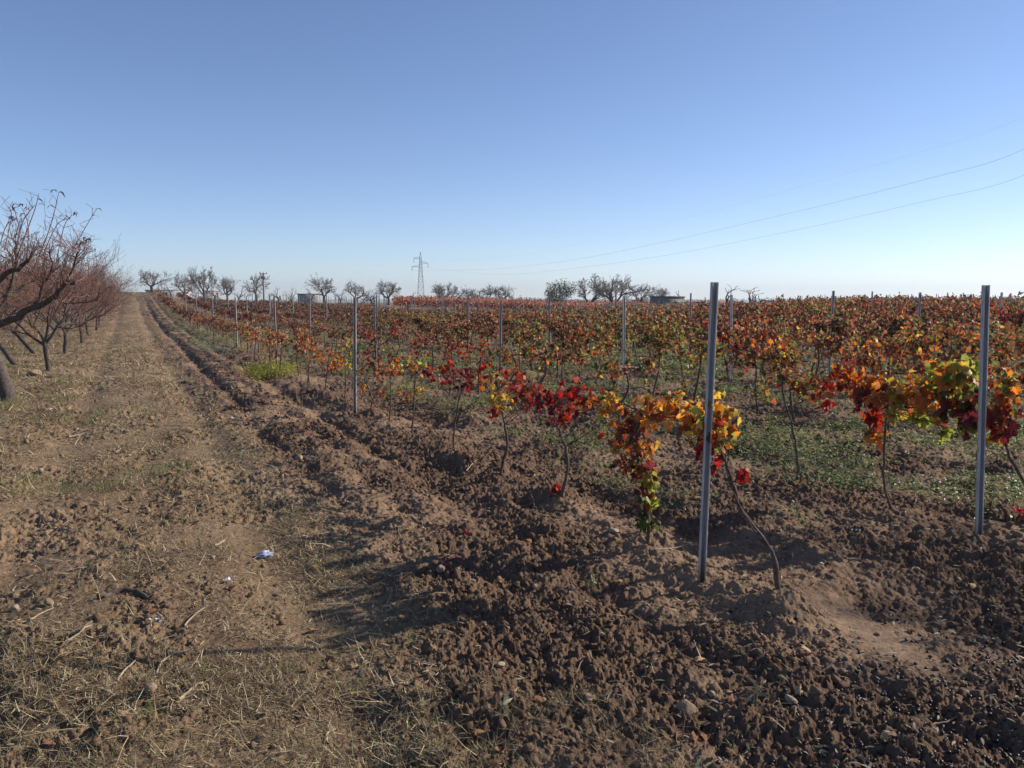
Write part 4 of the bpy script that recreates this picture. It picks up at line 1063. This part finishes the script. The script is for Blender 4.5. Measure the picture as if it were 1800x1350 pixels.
# narrow olive leaves and pale chips on the tilled soil
mb = MB()
OT = np.array([(0, 0, 0), (-.1, .35, .05), (.1, .35, .05), (-.09, .7, .03), (.09, .7, .03), (0, 1, -.04)]); OF = np.array([[0, 2, 1], [1, 2, 3], [2, 4, 3], [3, 4, 5]])
x, y, r = scatter(5200, 2.4, 9, -20, 38)
kp = RNG.random(len(x)) < .12+.75*sst(900, 1600, np.array([to_px((a, b_, 0))[0] for a, b_ in zip(x, y)])); kp &= x > .6; x, y = x[kp], y[kp]; n = len(x)
a = RNG.uniform(0, 2*PI, n); X, Y, Z = frames(np.stack([np.cos(a), np.sin(a), RNG.normal(0, .3, n)], 1), rvec(n)*.5+np.array([0, 0, 1.]))
inst(OT, OF, np.stack([x, y, height(x, y)+.006], 1), X, Y, Z, RNG.uniform(.02, .055, n), np.array(((.30, .26, .17), (.40, .36, .25), (.20, .18, .11), (.13, .15, .08), (.5, .46, .36)))[RNG.integers(5, size=n)], mb)
tag(mb.obj('fallen_olive_leaves', M_dry), 'narrow dry olive leaves littering the tilled soil', 'fallen leaves', None, 'stuff')
# fallen vine and peach leaves on the path
mb = MB()
x, y, r = scatter(420, 2.5, 20, -36, 30); n = len(x)
a = RNG.uniform(0, 2*PI, n); X, Y, Z = frames(np.stack([np.cos(a), np.sin(a), RNG.normal(.1, .3, n)], 1), rvec(n)*.6+np.array([0, 0, 1.]))
K = np.array(((.36, .22, .11), (.45, .32, .18), (.28, .14, .08), (.20, .11, .07)))[RNG.integers(4, size=n)]
inst(LT, LF, np.stack([x, y, height(x, y)+.012], 1), X, Y, Z, np.stack([RNG.uniform(.03, .06, n), RNG.uniform(.04, .075, n), RNG.uniform(.05, .2, n)], 1), K, mb)
tag(mb.obj('fallen_leaves', M_dry), 'brown curled fallen leaves scattered on the path and soil', 'fallen leaves', None, 'stuff')

# ------------------------------------------------------------------ single stones, sticks and litter, placed as in the photo
def stone(px, py, sz, m, label, squash=(1.2, 1., .8), sink=.2, sub=True):
    sz *= .8
    q = g(px, py); z = gz(q[0], q[1])
    V = IV3.copy(); nn = fbm(V[:, 0]*1.3+px, V[:, 1]*1.3+V[:, 2]*1.7, 171, 3)
    V = V*(1+.35*nn[:, None]+.08*fbm(V[:, 0]*5+py, V[:, 1]*5+V[:, 2]*4, 173, 2)[:, None])
    for k in range(5):                                       # flat broken faces
        d = rvec(1)[0]; h = RNG.uniform(.62, .85); s = V@d; V = V-np.maximum(s-h, 0)[:, None]*d*.9
    V = V*np.array(squash)*sz; V[:, 2] += sz*squash[2]*(1-2*sink)
    mb = MB(); mb.add(V, IF3)
    o = mb.obj('stone', m, None, False); o.location = (q[0], q[1], z-.0); o.rotation_euler[2] = RNG.uniform(0, 6)
    return tag(o, label, 'stone', 'loose field stones')
stone(1207, 1255, .052, M_stone, 'large brown rounded stone lying in the bottom right soil', (1.15, 1., .9), .15)
stone(62, 660, .20, M_stone, 'big brown rock lying under the second orchard tree', (1.4, 1., .7), .3)
stone(85, 1062, .030, M_stone, 'small tan stone casting a shadow at the left edge'.replace('left edge', 'left side'), (1., 1., 1.), .15)
stone(265, 1232, .032, M_stone, 'tan stone standing among sticks at the lower left', (1., 1., .9), .2)
stone(25, 1062, .030, M_pale_stone, 'yellowish stone at the far left edge of the path', (1., .9, .9), .2)
stone(240, 988, .026, M_pale_stone, 'upright pale pointed stone on the path', (.7, .6, 1.2), .15)
stone(375, 988, .020, M_pale_stone, 'small round yellow stone left of the crumpled paper', (1., 1., .9), .2)
stone(525, 805, .055, M_pale_stone, 'pale stone on the edge of the furrow beside the path', (1.1, 1., .8), .25)
stone(265, 740, .055, M_stone, 'tan stone far up the left half of the path', (1.1, 1., .8), .25)
stone(775, 1010, .035, M_stone, 'brown soil-coloured stone beside the maroon hose piece', (1., .9, .9), .25)
stone(1080, 950, .042, M_pale_stone, 'pale flat stone at the foot of the leafy curtain vine', (1.3, 1., .5), .3)
stone(940, 1030, .022, M_pale_stone, 'small grey stone right of the maroon hose piece', (1., .9, .9), .2)
stone(880, 1175, .024, M_pale_stone, 'small pale stone by the dark curved twig', (1.2, .9, .7), .2)
stone(1250, 1232, .020, M_stone, 'small dark pebble right of the large brown stone', (1., .9, .9), .2)
stone(1390, 1250, .026, M_pale_stone, 'broken pale crumbly stone right of the green sprig', (1.6, 1., .6), .25)
stone(72, 830, .030, M_pale_stone, 'orange tinted stone on the upper left of the path', (1.1, .9, .9), .2)
def stick(pts, r, m, label, lift=.012, fork=None, name='stick'):
    P = []
    for (px, py) in pts:
        q = g(px, py); P.append(np.array([q[0], q[1], gz(q[0], q[1])+lift]))
    P = np.array(P); mid = P[:, 2].mean(); P[:, 2] = np.maximum(P[:, 2]*.4+mid*.6, P[:, 2]-.004)
    o0 = P.mean(0); S = smooth_path(P-o0); S = S+RNG.normal(size=S.shape)*r*.25
    mb = MB(); mb.tube(S, np.linspace(r, r*.6, len(S))*RNG.uniform(.85, 1.15, len(S)), 6)
    if fork is not None:
        i = len(S)//2; mb.tube([S[i], S[i]+np.array([fork[0], fork[1], .03]), S[i]+2*np.array([fork[0], fork[1], .02])], [r*.6, r*.5, r*.3], 5)
    o = mb.obj(name, m, None, True); o.location = o0
    return tag(o, label, 'stick', 'fallen sticks on the path')
stick([(275,1193),(285,1172),(305,1158),(335,1149)], .0055, M_stick, 'pale curved stick arched over the sandy patch at the lower left')
stick([(100,1140),(125,1135),(150,1122),(160,1110)], .006, M_stick, 'pale forked stick lying below the dark curved bark', fork=(.03, .02))
stick([(315,1243),(328,1228),(342,1216),(356,1208)], .0075, M_stick, 'thickest pale stick pointing up right at the lower left')
stick([(207,1206),(218,1190),(238,1170)], .0055, M_stick, 'short pale stick left of the arched stick')
stick([(0,1232),(12,1222),(28,1203)], .0065, M_stick, 'pale stick at the left edge near the lower corner')
stick([(8,1226),(22,1217),(36,1213)], .0065, M_stick, 'stubby pale stick crossing another at the left edge')
stick([(175,1060),(205,1049),(235,1048),(258,1056),(278,1078)], .018, M_darkstick, 'dark curved strip of bark on the lower left path')
stick([(55,1092),(75,1080),(95,1072)], .005, M_stick, 'thin pale stick above the forked stick')
stick([(325,1111),(340,1092),(365,1073)], .005, M_stick, 'bent pale stick in the middle of the lower left')
stick([(377,965),(386,959),(395,953)], .0085, M_stick, 'short bone-like pale stick left of the crumpled paper')
stick([(95,925),(112,918),(127,908)], .004, M_stick, 'thin pale stick beside a fallen leaf at the left')
stick([(0,884),(20,880),(38,876)], .010, M_darkstick, 'dark stick at the left edge halfway down')
stick([(120,763),(145,758),(172,756)], .007, M_stick, 'long thin pale stick far up the path')
stick([(868,1210),(864,1190),(868,1166)], .006, M_darkstick, 'short dark curved twig standing out of the soil at lower middle')
stick([(745,1202),(762,1190),(784,1168)], .004, M_stick, 'thin pale twig at the lower middle left of the dark twig')
stick([(513,1252),(540,1258),(578,1263)], .004, M_stick, 'pale forked twig lying at the bottom left of centre', fork=(-.04, .05))
stick([(548,1216),(560,1235),(580,1252)], .0035, M_stick, 'thin straight grey twig above the forked bottom twig')
stick([(575,1300),(574,1285),(580,1275),(592,1271)], .007, M_pale_stone, 'whitish curled stick near the bottom edge left of centre')
stick([(1625,1285),(1645,1275),(1670,1272),(1710,1255)], .0045, M_stick, 'pale twig with one leaf in the bottom right soil')
stick([(1150,995),(1185,985),(1215,975)], .004, M_stick, 'thin pale twig behind the nearest post')
stick([(1735,930),(1750,940),(1765,947)], .005, M_stick, 'short pale twig right of the right-hand near post')
stick([(820,838),(840,825),(870,815)], .005, M_stick, 'pale twig beside the yellow tufted vine')
# crumpled paper
q = g(465, 972); V = IV3*(1+.38*fbm(IV3[:, 0]*2.2, IV3[:, 1]*2.2+IV3[:, 2]*3, 181, 3)[:, None])
V = (V+RNG.normal(size=V.shape)*.10)*np.array([.05, .032, .024]); V[:, 2] += .016
mb = MB(); mb.add(V, IF3); o = mb.obj('paper_scrap', M_paper); o.location = (q[0], q[1], gz(q[0], q[1])); o.rotation_euler[2] = .3
tag(o, 'crumpled white and blue scrap of paper on the path', 'litter')
for (px, py, lab) in ((278, 1103, 'shredded white plastic bits on the lower left path'), (400, 1028, 'small white plastic flake below the crumpled paper'), (410, 737, 'white plastic flake at the furrow edge far up the path')):
    q = g(px, py); n = 10; pos = np.stack([RNG.normal(0, .03, n), RNG.normal(0, .015, n), RNG.uniform(.0, .012, n)], 1); X, Y, Z = frames(rvec(n), rvec(n)+np.array([0, 0, 1.5]))
    mb = MB(); inst(LT2, LF2, pos, X, Y, Z, RNG.uniform(.01, .022, n), np.tile((.68, .70, .74), (n, 1)), mb)
    o = mb.obj('plastic_scrap', M_dry); o.location = (q[0], q[1], gz(q[0], q[1])+.01); tag(o, lab, 'litter')
# maroon hose loop
q = g(796, 1002); z = gz(q[0], q[1]); mb = MB(); a = np.linspace(-.4, 5.2, 26)
mb.tube(np.stack([.065*np.cos(a), .045*np.sin(a), .022+.012*np.sin(a*2)], 1), .006, 6); o = mb.obj('hose_piece', M_maroon, None, True); o.location = (q[0], q[1], z); o.rotation_euler = (.25, 0, -.3)
tag(o, 'open loop of thin dark red hose lying on the soil', 'hose')
# red leaf sprig at the right edge, fallen red leaves, green sprigs
def sprig(px, py, n, size, cols, label, cat, name, spread=.03, T=LT, F=LF, M=M_leaf, tall=.05):
    q = g(px, py); mb = MB(); pos = rvec(n)*spread; pos[:, 2] = np.abs(pos[:, 2])+tall
    X, Y, Z = frames(rvec(n)+np.array([0, 0, .1]), rvec(n)+np.array([-.6, -.8, .5])); K = np.array(cols)[RNG.integers(len(cols), size=n)]
    inst(T, F, pos, X, Y, Z, RNG.uniform(.7, 1.1, n)*size, K, mb)
    for v in pos: mb.tube([(0, 0, -.02), v*.5+np.array([0, 0, .01]), v], .0018, 3, (.2, .12, .08))
    o = mb.obj(name, M); o.location = (q[0], q[1], gz(q[0], q[1])); return tag(o, label, cat)
sprig(1795, 916, 6, .11, ((.55, .02, .03), (.45, .02, .03)), 'bright red leaf sprig on the ground at the right edge', 'leaf sprig', 'leaf_sprig', .05)
sprig(818, 942, 2, .05, ((.25, .02, .05),), 'single dark red fallen leaf left of the yellow tufted vine mound', 'fallen leaf', 'fallen_leaf', .01, tall=.01)
sprig(1328, 1262, 9, .055, ((.10, .13, .06), (.20, .23, .14)), 'drooping green grass-like sprig right of the large brown stone', 'sprig', 'green_sprig', .012, OT, OF, M_olive_leaf, .035)
sprig(1040, 1032, 7, .05, ((.13, .18, .07), (.22, .26, .12)), 'small green sprig in the bare soil left of the nearest post', 'sprig', 'green_sprig', .012, OT, OF, M_olive_leaf, .02)
sprig(885, 1265, 5, .065, ((.22, .24, .13), (.30, .30, .20)), 'fallen olive sprig with pale narrow leaves at the bottom centre', 'sprig', 'olive_sprig', .015, OT, OF, M_olive_leaf, .015)

# ------------------------------------------------------------------ olive tree standing right of the frame, one twig reaching in
def olive_tree(cx, cz, h=3.9, rad=1.9):
    w = Rt*cx+Fh*cz; x, y = w[0], w[1]; zg = tz(x, y)
    e = empty('olive_tree', (x, y, zg)); t, c, l = MB(), MB(), MB(); tips = []
    P = smooth_path([(0, 0, -.2), (.05, .03, .5), (-.04, .05, 1.2), (.03, 0, 1.75)], 12); t.tube(P, np.linspace(.2, .13, 12), 10)
    for i in range(5):
        a = i*1.257+.3; grow(t, c, P[-1], np.array([math.cos(a)*.9, math.sin(a)*.9, .9]), 1.15, .065, 4, .6, .02, 3, 6, .12, (2, 3), tips, .004)
    pos = []
    for p_, d in tips:
        m = 15; u = RNG.uniform(-.35, .25, m)[:, None]; pos.append(p_+d*u+rvec(m)*.13)
    tw = at_d(1797, 523, 7.6)-np.array(e.location)
    S = smooth_path([np.array([-.6, .8, 2.1]), np.array([-.6, .8, 2.1])*.5+tw*.5+np.array([0, 0, .25]), tw+Rt*.02], 9); c.tube(S, np.linspace(.012, .004, 9), 4)
    pos.append(S[-1]+rvec(14)*.06-Rt*.02); pos.append(S[RNG.integers(3, 8, 120)]+rvec(120)*.12)
    pos = np.concatenate(pos); n = len(pos); X, Y, Z = frames(rvec(n), rvec(n))
    inst(OT*np.array([1.3, 1, 1]), OF, pos, X, Y, Z, RNG.uniform(.045, .07, n), np.array(((.06, .075, .045), (.10, .115, .07), (.16, .18, .13)))[RNG.integers(3, size=n)], l)
    for nm, m, mt in (('trunk', t, M_tree), ('branches', c, M_grey), ('foliage', l, M_olive_leaf)): m.obj(nm, mt, e, nm == 'trunk')
    tag(e, 'olive tree right of the picture, one dark leafy twig showing at the right edge', 'olive tree')
olive_tree(8.2, 4.5)

# ------------------------------------------------------------------ air
hz = MB(); hz.box((0, 0, 17), (7200, 7200, 68))
M_haze = bpy.data.materials.new('haze'); M_haze.use_nodes = True; _n = M_haze.node_tree; _n.nodes.remove(_n.nodes['Principled BSDF'])
_v = _n.nodes.new('ShaderNodeVolumePrincipled'); _v.inputs['Color'].default_value = (.84, .92, 1, 1); _v.inputs['Density'].default_value = .0003; _v.inputs['Anisotropy'].default_value = .3
_n.links.new(_v.outputs[0], _n.nodes['Material Output'].inputs['Volume'])
_o = hz.obj('haze', M_haze); _o['kind'] = 'stuff'; _o['label'] = 'thin pale autumn haze over the fields'; _o['category'] = 'haze'
